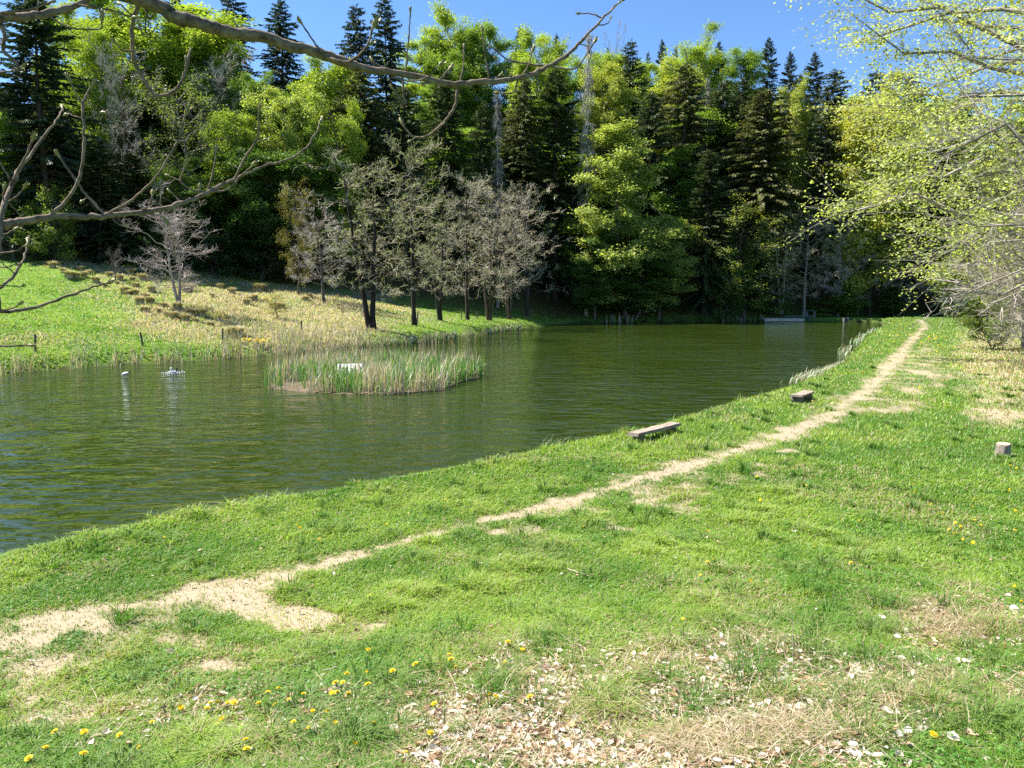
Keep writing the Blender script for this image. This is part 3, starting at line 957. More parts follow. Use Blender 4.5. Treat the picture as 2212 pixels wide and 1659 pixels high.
def bare(seed, Ht=15, Rm=3.6, limbs=40, stems=((0, 0),), base=.2, sub=9, twig=11, buds=.5, r0=.2, rise=.35, env=env_round, tw=.011, weep=0.0, budsize=.09):
    """leafless tree: trunk with limbs, plus a crown of fine twigs with a few catkins and opening buds"""
    rg = np.random.RandomState(seed)
    T = Geo(); G = Geo()
    for si, (lx, ly) in enumerate(stems):
        K = 10
        zs = np.linspace(0, 1, K)
        hk = Ht * (1 - .08 * si)
        tp = np.c_[lx * zs ** .8 + np.cumsum(rg.randn(K) * .05), ly * zs ** .8 + np.cumsum(rg.randn(K) * .05), -.4 + zs * hk]
        tp[0, :2] = np.array([lx, ly]) * .06
        tr = r0 * (1 - .9 * zs ** .9) + .012; tr[0] *= 1.35
        V, Q = tubes(tp[None], tr[None], 8); T.add(V, Q)
        n = max(10, limbs // len(stems))
        t = base + (1 - base) * (np.arange(n) + rg.rand(n)) / n
        azz = np.arange(n) * 2.4 + rg.randn(n) * .6 + si
        L = Rm * env(t) * (.65 + .5 * rg.rand(n)) * (1 if len(stems) == 1 else .82) + .25
        z0 = t * hk * .95
        cx = np.interp(z0, tp[:, 2], tp[:, 0]); cy = np.interp(z0, tp[:, 2], tp[:, 1])
        s = np.linspace(0, 1, 6)
        d = np.stack([np.cos(azz), np.sin(azz)], 1)
        ri = rise * (.2 + 1.2 * rg.rand(n)) + .55 * t ** 3
        prof = ri[:, None] * s - (.12 + weep) * s ** 2
        wob = np.cumsum(rg.randn(n, 6, 3) * .075, 1) * L[:, None, None]; wob[:, 0] = 0
        P = np.stack([cx[:, None] + d[:, :1] * L[:, None] * s, cy[:, None] + d[:, 1:] * L[:, None] * s, z0[:, None] + L[:, None] * prof], -1) + wob
        rad = (.012 + .011 * L)[:, None] * (1 - .8 * s)
        V, Q = tubes(P, rad, 4); T.add(V, Q)

        def grow(P, K, per, l_lo, l_hi, r, spread, up):
            nn = len(P)
            idx = np.repeat(np.arange(nn), per); m_ = len(idx)
            q = .18 + .82 * rg.rand(m_) ** .8
            f = q * (K - 1); i = np.minimum(f.astype(int), K - 2); fr = (f - i)[:, None]
            b0 = P[idx, i] * (1 - fr) + P[idx, i + 1] * fr
            tg = nrm(P[idx, i + 1] - P[idx, i])
            dr = nrm(tg * .9 + rg.randn(m_, 3) * spread + [0, 0, up])
            ll = (l_lo + (l_hi - l_lo) * rg.rand(m_))[:, None] * (1.15 - .5 * q)[:, None]
            p1 = b0 + dr * ll * .5
            p2 = b0 + nrm(dr + rg.randn(m_, 3) * .25 + [0, 0, up - weep * 1.2]) * ll
            PP = np.stack([b0, p1, p2], 1)
            return PP
        P2 = grow(P, 6, sub, Rm * .16, Rm * .42, .02, .5, .1)
        V, Q = tubes(P2, np.tile([[1., .75, .45]], (len(P2), 1)) * tw * 1.6, 3); G.add(V, Q, tint=.35)
        P3 = grow(P2, 3, twig, .3, .85, .01, .55, .08)
        V, Q = tubes(P3, np.tile([[1., .8, .5]], (len(P3), 1)) * tw, 3); G.add(V, Q, tint=np.repeat(rg.rand(len(P3)) * .7, 9))
        if buds > 0:
            B = Geo()
            m_ = int(len(P3) * buds * 2)
            j = rg.randint(0, len(P3), m_)
            fr = rg.rand(m_)[:, None]
            C = P3[j, 1] * (1 - fr) + P3[j, 2] * fr
            sz = budsize * (.6 + .8 * rg.rand(m_))
            V, Q = leaves(C, nrm(rg.randn(m_, 3) + [0, 0, -.3]), nrm(rg.randn(m_, 3) + [0, 0, .6]), sz, sz * .55, .1)
            if 'BB' not in locals(): BB = Geo()
            BB.add(V, Q, tint=np.repeat(rg.rand(m_), 4))
    return (T.mesh('bare_trunk', M['bark'], True), G.mesh('bare_twigs', M['twig']), Ht, Rm,
            BB.mesh('bare_buds', M['leaf']) if buds > 0 else None)


def dead_spruce(seed, Ht=24, Rm=2.0):
    rg = np.random.RandomState(seed)
    T = Geo(); G = Geo()
    tp, tr = trunk_poly(rg, Ht, .24, .02, 9, .12)
    V, Q = tubes(tp[None], tr[None], 7); T.add(V, Q)
    n = 190
    z = Ht * (.12 + .86 * rg.rand(n) ** .8); t = z / Ht
    a = rg.rand(n) * 6.283
    L = Rm * (1.1 - t) ** .7 * (.4 + .7 * rg.rand(n)) + .1
    L *= np.where(t > .8, .7, 1)
    s = np.linspace(0, 1, 5)
    d = np.stack([np.cos(a), np.sin(a)], 1)
    P = np.stack([d[:, :1] * L[:, None] * s, d[:, 1:] * L[:, None] * s, z[:, None] + L[:, None] * (.05 * s - (.75 - .5 * t)[:, None] * s ** 2)], -1)
    V, Q = tubes(P, np.tile((.03 * (1 - .8 * s))[None], (n, 1)), 3); T.add(V, Q)
    m_ = n * 16
    j = rg.randint(0, n, m_); q = .2 + .8 * rg.rand(m_)
    f = q * 4; i = np.minimum(f.astype(int), 3); fr = (f - i)[:, None]
    b0 = P[j, i] * (1 - fr) + P[j, i + 1] * fr
    dr = nrm(rg.randn(m_, 3) * .55 + np.c_[d[j] * .4, np.full(m_, -.6)])
    ln = (.25 + .5 * rg.rand(m_))[:, None]
    V, Q = tubes(np.stack([b0, b0 + dr * ln * .5, b0 + nrm(dr + [0, 0, -.35]) * ln], 1), np.tile([[.014, .012, .006]], (m_, 1)), 3)
    G.add(V, Q, tint=.5)
    return T.mesh('dead_trunk', M['bark'], True), G.mesh('dead_twigs', M['twig']), Ht, Rm


PR = {
    'spruceA': spruce(1, 26, 3.4, .06, .55, .72, .55),
    'spruceB': spruce(2, 28, 3.0, .12, .7, .6, .95, 1.0),
    'spruceC': spruce(3, 25, 4.0, .05, .45, .85, .4, 1.1),
    'spruceD': spruce(4, 27, 2.6, .2, .6, .55, .8, .9),
    'beechA': broadleaf(11, 20, 4.6, env_round, 54, (14, 72), sprayr=1.1),
    'beechB': broadleaf(12, 21, 4.2, env_tall, 58, (14, 70), flat=.45, sprayr=1.05),
    'beechC': broadleaf(13, 19, 5.0, env_round, 54, (15, 76), flat=.4, rise=.5, sprayr=1.15),
    'beechP': broadleaf(14, 24, 5.2, env_pyr, 80, (14, 60), leaf=.28, base=.05, flat=.5, rise=.45),
    'thinA': broadleaf(15, 17, 4.2, env_round, 46, (12, 14), leaf=.22, flat=.7, sprayr=.8, rise=.55),
    'shrub': broadleaf(16, 4, 2.2, env_tall, 34, (7, 30), leaf=.2, base=.02, flat=.7, sprayr=.5, r0=.05, rise=.9, twig_r=.01),
    'bareA': bare(21, 15, 3.6, 42, ((0, 0),), .2, 7, 6, .6, tw=.009),
    'bareB': bare(22, 16, 3.6, 56, ((-1.6, .2), (.5, -.2)), .22, 7, 6, .6, r0=.19, tw=.009),
    'bareC': bare(23, 15, 3.4, 54, ((-1.1, .1), (.25, .2), (.9, -.3)), .2, 7, 6, .5, r0=.14, tw=.009),
    'bareG': bare(24, 14, 3.8, 46, ((0, 0),), .2, 8, 8, 0, rise=.8, tw=.01),
    'bareS': bare(25, 9, 2.5, 34, ((-.5, 0), (.25, .1)), .14, 7, 8, 0, r0=.1, rise=1.0, tw=.009),
    'dead': dead_spruce(31),
}

BARK = {'spruce': (.14, .115, .095), 'beech': (.22, .2, .17), 'thin': (.3, .27, .22), 'shrub': (.16, .13, .1), 'bare': (.1, .085, .07), 'dead': (.42, .4, .37)}
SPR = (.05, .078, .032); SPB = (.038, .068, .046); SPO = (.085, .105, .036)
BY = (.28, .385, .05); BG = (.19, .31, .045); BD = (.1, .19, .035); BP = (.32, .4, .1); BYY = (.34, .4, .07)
TWG = (.58, .54, .48); TWB = (.62, .57, .42)
OLV = (.25, .32, .05); OLB = (.27, .27, .1)
trng = np.random.RandomState(77)


def plant_tree(x, top, Y, kind, hw, color, label, name, cat, group=None, base=None, bark=None, buds=None, rz=None):
    """tree standing on the terrain at column x and depth Y, its tip at photo row top, crown half width hw columns"""
    u, v = ray(x, base if base else 650)
    X = float(u) * Y
    zb = H(X, Y)
    ut, vt = ray(x, top)
    Ht = CAMZ + float(vt) * Y - zb
    pr = PR[kind]
    sz = Ht / pr[2]
    sx = hw * Y / FPX / pr[3]
    o = thing(name, label, cat, (X, Y, zb), trng.rand() * 6.28 if rz is None else rz, group, (sx, sx, sz))
    bk = bark or next(BARK[k] for k in BARK if kind.startswith(k))
    part('trunk', pr[0], o, bk)
    c = part('crown', pr[1], o, color)
    if len(pr) > 4 and pr[4] is not None and buds:
        part('buds', pr[4], o, buds)
    return o


def edge_Y(x):
    u, _ = ray(x, 660)
    return float(np.interp(float(u), EU, EY))


def forest(x, top, dY, kind, hw, color, label, **kw):
    nm = {'spruce': 'spruce_tree', 'beech': 'beech_tree', 'thin': 'alder_tree', 'bare': 'bare_tree', 'dead': 'dead_spruce', 'shrub': 'shrub'}
    n = next(nm[k] for k in nm if kind.startswith(k))
    return plant_tree(x, top, edge_Y(x) + dY, kind, hw, color, label, n, 'shrub' if n == 'shrub' else 'tree', kw.pop('group', None), **kw)


GRP_S = 'tall spruces of the hillside forest'; GRP_B = 'fresh green beeches of the hillside forest'
F = [
    # left block
    (120, -40, 5, 'spruceC', 118, SPB, 'huge dark spruce at the left forest edge behind the bare twigs'),
    (-20, 150, 12, 'spruceA', 75, SPR, 'dark spruce cut by the left edge of the photo'),
    (18, 250, 4, 'beechA', 55, BG, 'soft green tree beside the huge spruce at the far left'),
    (182, 20, 30, 'beechA', 55, BY, 'yellow green crown right behind the huge left spruce top'),
    (232, 80, 16, 'beechC', 62, BY, 'bright round beech just right of the huge left spruce'),
    (420, -45, 44, 'spruceA', 42, SPB, 'dark spruce tip above the big bright beech dome, behind the thick branch'),
    (375, 30, 26, 'beechC', 135, BY, 'broadest bright yellow green beech dome at the top left'),
    (300, 55, 30, 'beechA', 70, BY, 'bright beech forming the left shoulder of the broad beech dome'),
    (532, -25, 38, 'spruceB', 42, SPB, 'tall dark spruce between the beech dome and the tiered spruce'),
    (480, 55, 22, 'beechB', 70, BY, 'bright beech right of the broad dome in front of a tall spruce'),
    (625, -5, 24, 'spruceA', 60, SPB, 'tiered spruce with a thin see-through top standing against the sky'),
    (575, 165, 14, 'beechB', 36, BG, 'narrow green tree at the foot of the tiered spruce'),
    (285, 150, 6, 'bareG', 72, TWG, 'grey leafless tree just right of the huge left spruce'),
    (495, 155, 14, 'bareG', 72, TWG, 'grey leafless tree below the bright beech dome'),
    (400, 185, 4, 'thinA', 80, (.16, .22, .06), 'half leafed olive green tree between the two grey leafless trees'),
    (512, 248, 5, 'beechA', 52, BY, 'small yellow green beech below the right grey leafless tree'),
    (640, 200, 5, 'beechB', 58, BP, 'pale green tree with a pointed crown left of the dark spruce pair'),
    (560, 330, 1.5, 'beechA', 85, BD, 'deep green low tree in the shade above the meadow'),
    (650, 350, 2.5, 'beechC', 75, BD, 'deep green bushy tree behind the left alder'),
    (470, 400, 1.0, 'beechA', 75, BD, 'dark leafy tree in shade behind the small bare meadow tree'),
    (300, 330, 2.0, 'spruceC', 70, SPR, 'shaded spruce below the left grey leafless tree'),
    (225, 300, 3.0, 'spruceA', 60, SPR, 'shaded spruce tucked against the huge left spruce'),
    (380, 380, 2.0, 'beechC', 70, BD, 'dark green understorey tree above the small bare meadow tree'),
    (720, 135, 12, 'beechB', 60, BY, 'bright yellow green beech column left of the twin dark spruces'),
    (700, 110, 30, 'spruceD', 16, SPB, 'thin blue spruce seen through the gap left of the twin dark spruces'),
    (735, 270, 4, 'beechC', 52, BY, 'yellow green tree at the feet of the twin dark spruces'),
    # centre
    (787, 12, 22, 'spruceB', 46, SPB, 'left and lower of the twin dark spruces against the sky'),
    (843, -20, 19, 'spruceA', 52, SPB, 'right and taller of the twin dark spruces against the sky'),
    (785, 150, 7, 'spruceB', 68, SPO, 'shaggy hanging spruce in front of the twin dark spruces'),
    (880, 190, 6, 'spruceD', 55, SPR, 'black green spruce right of the shaggy hanging spruce'),
    (920, 92, 40, 'beechA', 58, BY, 'rounded beech on the skyline right of the twin dark spruces'),
    (1000, 70, 42, 'beechC', 66, BY, 'highest rounded beech on the skyline above the thick branch'),
    (1062, 66, 38, 'beechA', 55, BG, 'rounded beech on the skyline left of the first skyline spruce'),
    (975, 125, 34, 'beechB', 50, BG, 'green beech just under the highest skyline beech'),
    (960, 150, 9, 'spruceA', 58, SPR, 'dark spruce above the second alder'),
    (1045, 220, 5, 'spruceC', 55, SPR, 'dark spruce above the gap between the alders'),
    (1075, 185, 3, 'dead', 28, (.3, .29, .27), 'bare dead spruce left of the silvery dead one'),
    (1122, 60, 48, 'spruceC', 34, SPB, 'first broad spruce tip on the skyline right of the beeches'),
    (1197, 73, 50, 'spruceA', 24, SPB, 'small slim spruce tip on the skyline just left of the branch end'),
    (1180, 112, 42, 'beechC', 60, BY, 'beech on the skyline below the small slim spruce tip'),
    (1240, 140, 34, 'beechA', 48, BG, 'green beech left of the silvery dead spruce'),
    (1150, 130, 24, 'beechB', 50, BY, 'yellow green beech peeping between dark spruces left of the dead trunk'),
    (1200, 150, 6, 'spruceC', 88, SPR, 'broad dark spruce left of the silvery dead spruce'),
    (1130, 170, 10, 'spruceB', 48, SPO, 'olive spruce left of the broad dark spruce'),
    (1266, 55, 2.5, 'dead', 34, (.55, .53, .5), 'tall silvery dead spruce left of the bright central tree'),
    (1302, 150, 18, 'beechB', 50, BYY, 'yellowish beech right of the silvery dead spruce'),
    (1290, 122, 38, 'beechA', 50, BY, 'beech on the skyline behind the silvery dead spruce'),
    (1312, 118, 44, 'bareG', 32, TWG, 'grey leafless crown on the skyline right of the dead spruce'),
    (1346, 88, 24, 'spruceA', 48, SPR, 'very dark spruce above the bright central tree'),
    (1305, 104, 52, 'spruceC', 18, SPB, 'tiny spruce tip on the skyline left of the very dark spruce'),
    (1388, 112, 50, 'spruceA', 14, SPB, 'narrow spruce tip on the skyline right of the very dark spruce'),
    (1417, 86, 50, 'spruceC', 26, SPB, 'larger of two close spruce tips right of the very dark spruce'),
    (1447, 100, 50, 'spruceA', 17, SPB, 'smaller of two close spruce tips right of the very dark spruce'),
    (1395, 140, 36, 'beechA', 52, BY, 'beech band between the very dark spruce and the close tips'),
    (1480, 120, 44, 'beechC', 60, BY, 'beech on the skyline between the close tips and the next spruce'),
    (1450, 150, 26, 'beechB', 50, BYY, 'yellow green beech left of the olive hanging spruce'),
    (1468, 135, 12, 'spruceB', 62, SPO, 'olive spruce with hanging branches right of the bright central tree'),
    (1400, 200, 9, 'spruceD', 50, SPR, 'dark spruce right behind the bright central tree'),
    (1350, 258, 1.5, 'beechP', 100, (.34, .42, .1), 'bright yellow green pyramid tree in the centre of the far shore'),
    (1425, 470, .8, 'beechA', 55, BP, 'pale low tree at the right foot of the bright pyramid tree'),
    (1285, 520, .6, 'beechC', 55, BD, 'dark green low tree at the left foot of the bright pyramid tree'),
    (1372, 560, .6, 'beechA', 60, BD, 'shaded undergrowth tree under the bright pyramid tree'),
    (1300, 290, 7, 'spruceB', 50, SPO, 'brownish spruce just behind the silvery dead trunk'),
    # right
    (1520, 325, 2.5, 'spruceC', 66, SPR, 'dark spruce reaching down to the water right of the bright pyramid tree'),
    (1537, 90, 46, 'spruceC', 28, SPB, 'solitary spruce tip on the skyline above the grey dead pair'),
    (1547, 165, 22, 'dead', 24, (.36, .35, .34), 'right one of the grey dead pair below the solitary skyline spruce'),
    (1515, 160, 26, 'dead', 20, (.3, .3, .3), 'left one of the grey dead pair below the solitary skyline spruce'),
    (1575, 112, 45, 'beechA', 40, BG, 'beech on the skyline right of the solitary spruce tip'),
    (1545, 180, 16, 'spruceD', 48, SPR, 'slender dark spruce behind the grey dead pair'),
    (1600, 108, 48, 'spruceA', 24, SPB, 'spruce tip on the skyline left of the highest right hand tip'),
    (1640, 82, 48, 'spruceC', 36, SPB, 'highest spruce tip on the right part of the skyline'),
    (1684, 112, 45, 'spruceC', 32, SPB, 'spruce tip on the skyline right of the highest right hand tip'),
    (1736, 113, 40, 'spruceC', 38, SPB, 'last broad spruce tip on the skyline before the near leafy tree'),
    (1640, 195, 6, 'spruceB', 84, SPO, 'biggest olive drooping spruce on the right of the forest'),
    (1590, 170, 14, 'spruceA', 52, SPR, 'dark spruce left behind the biggest olive drooping spruce'),
    (1702, 160, 14, 'spruceA', 58, SPR, 'dark spruce right behind the biggest olive drooping spruce'),
    (1700, 185, 9, 'beechB', 30, BYY, 'yellow leafy spot tree between two right hand spruces'),
    (1775, 150, 20, 'spruceB', 52, SPR, 'shaded spruce left of the yellow leafed tree on the right'),
    (1765, 235, 5, 'spruceD', 48, SPR, 'black spruce touching the yellow leafed tree on the right'),
    (1850, 252, 3, 'beechC', 85, (.38, .4, .06), 'yellow leafed round tree left of the near leafy tree'),
    (1870, 150, 20, 'spruceA', 62, SPR, 'dark spruce behind the yellow leafed round tree'),
    (1940, 160, 18, 'spruceC', 62, SPR, 'dark spruce seen through the near leafy tree'),
    (2010, 250, 10, 'spruceA', 62, SPR, 'shaded spruce behind the hanging twigs at the right'),
    (2090, 300, 6, 'spruceC', 66, SPR, 'shaded spruce at the end of the dike path'),
    (2170, 280, 8, 'spruceA', 66, SPR, 'shaded spruce behind the grey bushes at the right edge'),
    (1960, 330, 6, 'spruceB', 55, SPR, 'black green spruce above the end of the dike path'),
    # low trees along the far shore on the right
    (1610, 450, .8, 'thinA', 78, OLV, 'rounded olive tree with thin leaves at the shore left of the jetty', dict(bark=(.16, .13, .1))),
    (1738, 470, .6, 'bareA', 62, TWB, 'brown leafless tree behind the jetty', dict(buds=OLB, bark=(.34, .31, .27))),
    (1690, 490, 1.2, 'bareB', 48, TWB, 'twin stemmed brown tree left of the jetty table', dict(buds=OLB, bark=(.4, .38, .34))),
    (1812, 480, .9, 'bareG', 58, TWG, 'grey upright leafless tree right of the jetty', dict(bark=(.32, .3, .27))),
    (1880, 495, 1.4, 'bareA', 58, TWB, 'brown leafless tree under the yellow leafed round tree', dict(buds=OLB)),
    (1950, 505, 1.8, 'bareC', 55, TWB, 'several stemmed bare tree left of the dike path end', dict(buds=OLB)),
    (2030, 520, 2.0, 'bareA', 55, TWB, 'bare tree in the dark gap beyond the dike path end', dict(buds=OLB)),
    (1832, 608, .5, 'beechP', 30, BG, 'small layered green sapling right of the jetty'),
    (1932, 618, .6, 'beechP', 28, (.09, .17, .02), 'small layered green sapling left of the dike path end'),
    (1790, 655, .1, 'shrub', 46, (.13, .24, .035), 'fresh green shrub beside the jetty table'),
    (2060, 610, 1.0, 'spruceC', 42, SPO, 'young low spruce at the end of the dike'),
    (1560, 600, .6, 'shrub', 40, BD, 'dark green shrub at the foot of the shoreline spruce'),
    (1680, 640, .7, 'shrub', 36, BD, 'green shrub behind the left end of the jetty'),
]
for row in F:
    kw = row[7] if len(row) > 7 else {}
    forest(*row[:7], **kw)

# trees packed behind, seen only as shade and tips between the others
fr = np.random.RandomState(4)
for k in range(60):
    x = -60 + 2260 * (k + fr.rand()) / 60
    q = k % 3
    dY = (9, 18, 30)[q] + fr.rand() * 6
    top = (300, 235, 190)[q] + fr.rand() * 50 - (60 if x < 760 else 0)
    kind = ('spruceA', 'spruceC', 'spruceD', 'spruceB')[fr.randint(4)]
    if fr.rand() < .72:
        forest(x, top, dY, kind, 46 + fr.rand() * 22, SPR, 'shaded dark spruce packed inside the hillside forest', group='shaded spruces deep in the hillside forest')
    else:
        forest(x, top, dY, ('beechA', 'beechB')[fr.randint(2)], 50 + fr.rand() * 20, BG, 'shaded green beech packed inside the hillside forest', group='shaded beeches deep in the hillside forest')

# ------------------------------------------------------------------ the alders on the left bank
ALD = [
    (805, 712, 342, 'bareB', 122, 'two stemmed alder with a leaning left stem, nearest the reed bed', (.045, .037, .03), TWB, OLV),
    (895, 703, 318, 'bareA', 92, 'tallest straight alder with a single dark trunk', (.05, .042, .034), (.56, .55, .34), OLV),
    (952, 693, 415, 'bareB', 62, 'slender alder forking in a V from the ground', (.06, .05, .04), TWB, OLV),
    (1010, 691, 388, 'bareA', 72, 'short trunked greyish alder in the middle of the row', (.07, .058, .045), (.72, .66, .55), OLB),
    (1056, 692, 392, 'bareC', 80, 'alder with three thin brown stems in one clump', (.13, .1, .07), (.66, .6, .46), OLV),
    (1100, 690, 400, 'bareC', 66, 'alder clump just left of the last alder', (.14, .11, .08), (.72, .65, .52), OLB),
    (1138, 684, 420, 'bareA', 74, 'last alder of the row with low boughs over the water', (.09, .075, .06), (.68, .62, .48), OLB),
    (700, 655, 475, 'bareG', 66, 'grey twiggy leafless tree at the left end of the alder row', (.16, .14, .12), (.68, .63, .58), None),
]
for i, (x, yb, top, kind, hw, lab, bk, tw_, bd) in enumerate(ALD):
    g = ground_at(x, yb)[0]
    plant_tree(x, top, float(g[1]), kind, hw, tw_, lab, 'alder_tree', 'tree', 'row of alders on the left bank', base=yb, bark=bk, buds=bd, rz=(0.1, 1.0, .3, 2.2, 0.2, 3.0, 4.4, 1.1)[i])

MED = [
    (385, 666, 448, 'bareS', 92, 'small lone bare tree with silvery twigs on the meadow', 'bare_tree', (.42, .38, .36), (.55, .48, .46), None),
    (250, 608, 540, 'bareS', 18, 'tiny bare sapling left of the lone meadow tree', 'bare_tree', (.2, .17, .15), (.2, .17, .16), None),
    (100, 562, 412, 'spruceC', 30, 'young green spruce on the meadow edge at the left', 'spruce_tree', (.14, .11, .09), (.07, .14, .03), None),
    (128, 570, 470, 'shrub', 48, 'olive shrub beside the young spruce on the meadow edge', 'shrub', (.12, .1, .08), (.16, .22, .04), None),
    (645, 640, 408, 'thinA', 34, 'narrow yellowish tree left of the two stemmed alder', 'young_tree', (.16, .13, .09), (.17, .16, .03), None),
    (30, 560, 480, 'bareS', 50, 'grey bare bush on the meadow edge at the far left', 'shrub', (.16, .14, .12), (.17, .15, .13), None),
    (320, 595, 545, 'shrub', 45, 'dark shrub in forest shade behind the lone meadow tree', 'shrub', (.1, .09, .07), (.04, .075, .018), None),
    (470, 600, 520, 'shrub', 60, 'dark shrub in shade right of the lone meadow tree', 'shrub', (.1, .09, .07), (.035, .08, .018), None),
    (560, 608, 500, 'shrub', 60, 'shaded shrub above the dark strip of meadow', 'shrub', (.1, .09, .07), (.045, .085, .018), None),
    (600, 690, 636, 'thinA', 22, 'low yellow green bush among the dry reeds on the far bank', 'shrub', (.14, .11, .08), (.36, .36, .14), None),
]
for (x, yb, top, kind, hw, lab, nm, bk, tw_, bd) in MED:
    g = ground_at(x, yb)[0]
    plant_tree(x, top, float(g[1]), kind, hw, tw_, lab, nm, 'shrub' if nm == 'shrub' else 'tree', None, base=yb, bark=bk, buds=bd)

# ------------------------------------------------------------------ near trees and bushes on the right
PR['big'] = broadleaf(41, 20, 9.0, env_tall, 95, (27, 32), leaf=.16, base=.22, flat=.7, rise=.4, sprayr=.5, r0=.35, twig_r=.014)
PR['hang'] = broadleaf(43, 11, 5.6, env_tall, 40, (26, 5), leaf=.085, base=.36, flat=.8, rise=.2, sprayr=.42, r0=.22, twig_r=.008, limb_k=.55, wobk=1.7)
PR['grey'] = bare(44, 6, 2.8, 60, ((-.8, .3), (.2, -.2), (1.0, .4), (.4, 1.0)), .05, 9, 9, .5, r0=.06, rise=.9, env=env_tall, tw=.007, weep=.1, budsize=.07)


def right_tree(x, Y, kind, Ht, Rad, label, name, cat, color, bark, buds=None, zb=None, rz=0):
    X = (x - CXP) / FPX * Y
    pr = PR[kind]
    z = H(X, Y) if zb is None else zb
    o = thing(name, label, cat, (X, Y, z), rz, None, (Rad / pr[3],) * 2 + (Ht / pr[2],))
    part('trunk', pr[0], o, bark); part('crown', pr[1], o, color)
    if buds and len(pr) > 4 and pr[4] is not None: part('buds', pr[4], o, buds)
    return o


right_tree(2330, 37, 'big', 22.5, 9.6, 'tall near tree full of small fresh leaves at the upper right', 'leafy_tree', 'tree', (.38, .45, .15), (.4, .38, .35))
right_tree(2600, 18.5, 'hang', 11.5, 6.4, 'sparse near tree with long pale boughs reaching in from the right edge', 'budding_tree', 'tree', (.34, .43, .09), (.36, .33, .3), rz=.6)
PR['bough'] = bare(45, 11, 6.0, 30, ((0, 0),), .3, 9, 7, .5, r0=.25, rise=.1, env=env_tall, tw=.009, weep=.08, budsize=.07)
right_tree(2560, 22, 'bough', 12, 6.8, 'big bare limbed tree with pale sweeping boughs at the right edge', 'bare_tree', 'tree', (.5, .45, .4), (.33, .3, .27), (.26, .36, .06), rz=2.2)
right_tree(2215, 45, 'grey', 9.5, 3.6, 'grey leafless bush below the long pale boughs at the right edge', 'bare_bush', 'bush', (.6, .54, .48), (.45, .41, .37), (.3, .36, .1))
right_tree(2280, 36, 'grey', 6.5, 3.2, 'grey leafless bush cut by the right edge of the photo', 'bare_bush', 'bush', (.62, .56, .5), (.45, .41, .37), (.3, .36, .1), rz=2)
right_tree(2165, 66, 'grey', 8.5, 2.6, 'grey leafless bush farthest down the right side of the dike', 'bare_bush', 'bush', (.5, .45, .4), (.4, .36, .32), (.28, .33, .09), rz=4)
right_tree(2148, 44, 'shrub', 2.3, 1.0, 'small leafy bush in front of the grey bushes on the right', 'leafy_bush', 'bush', (.15, .22, .04), (.14, .11, .08))
right_tree(2080, 75, 'shrub', 4.5, 2.4, 'dark leafy bush right of the dike path end', 'leafy_bush', 'bush', (.11, .16, .04), (.12, .1, .08), rz=1)

# ------------------------------------------------------------------ chestnut branches reaching over the viewer
def spline(P, per=6):
    P = np.asarray(P, float)
    E = np.concatenate([[2 * P[0] - P[1]], P, [2 * P[-1] - P[-2]]])
    o = []
    for i in range(1, len(E) - 2):
        for k in range(per):
            t = k / per
            a, b, c, d = E[i - 1], E[i], E[i + 1], E[i + 2]
            o.append(.5 * (2 * b + (c - a) * t + (2 * a - 5 * b + 4 * c - d) * t * t + (3 * b - a - 3 * c + d) * t ** 3))
    o.append(P[-1])
    return np.array(o)


crng = np.random.RandomState(9)
TRK = np.array([-3.35, 2.5])
tz = H(*TRK)
chestnut = thing('chestnut_tree', 'budding bare branches of a tree reaching in from the upper left', 'tree', (TRK[0], TRK[1], tz))
CH0 = np.array([TRK[0], TRK[1], tz])
g = Geo()
tp = spline([(0, 0, -.4), (.05, .03, 1.2), (-.04, .1, 2.6), (.04, .04, 4.2), (-.1, .1, 6), (-.2, .3, 8.5)], 6)
V, Q = tubes(tp[None], (.17 * (1 - .8 * np.linspace(0, 1, len(tp))))[None] + .02, 12); g.add(V, Q)
part('trunk', g.mesh('chestnut_trunk', M['near_bark'], True), chestnut)

zb_ = np.array([0, .12, .3, .55, .8, .95, 1.0]); rb_ = np.array([.35, .55, .9, 1.0, .72, .34, .05])
V, Q = tubes(np.c_[np.zeros(7), np.zeros(7), zb_][None], (rb_ * .155)[None], 8)
gb = Geo(); gb.add(V, Q)
# overlapping bud scales
for k in range(7):
    a = k * 2.4; zc = .1 + .1 * k
    rr_ = np.interp(zc, zb_, rb_) * .155
    c = np.array([[math.cos(a) * rr_ * .9, math.sin(a) * rr_ * .9, zc]])
    V, Q = leaves(c, np.array([[math.cos(a) * .12, math.sin(a) * .12, 1]]), np.array([[math.cos(a), math.sin(a), 0]]), [.38], [.22], .25)
    gb.add(V, Q)
BUD = gb.mesh('bud', M['bud'], True)

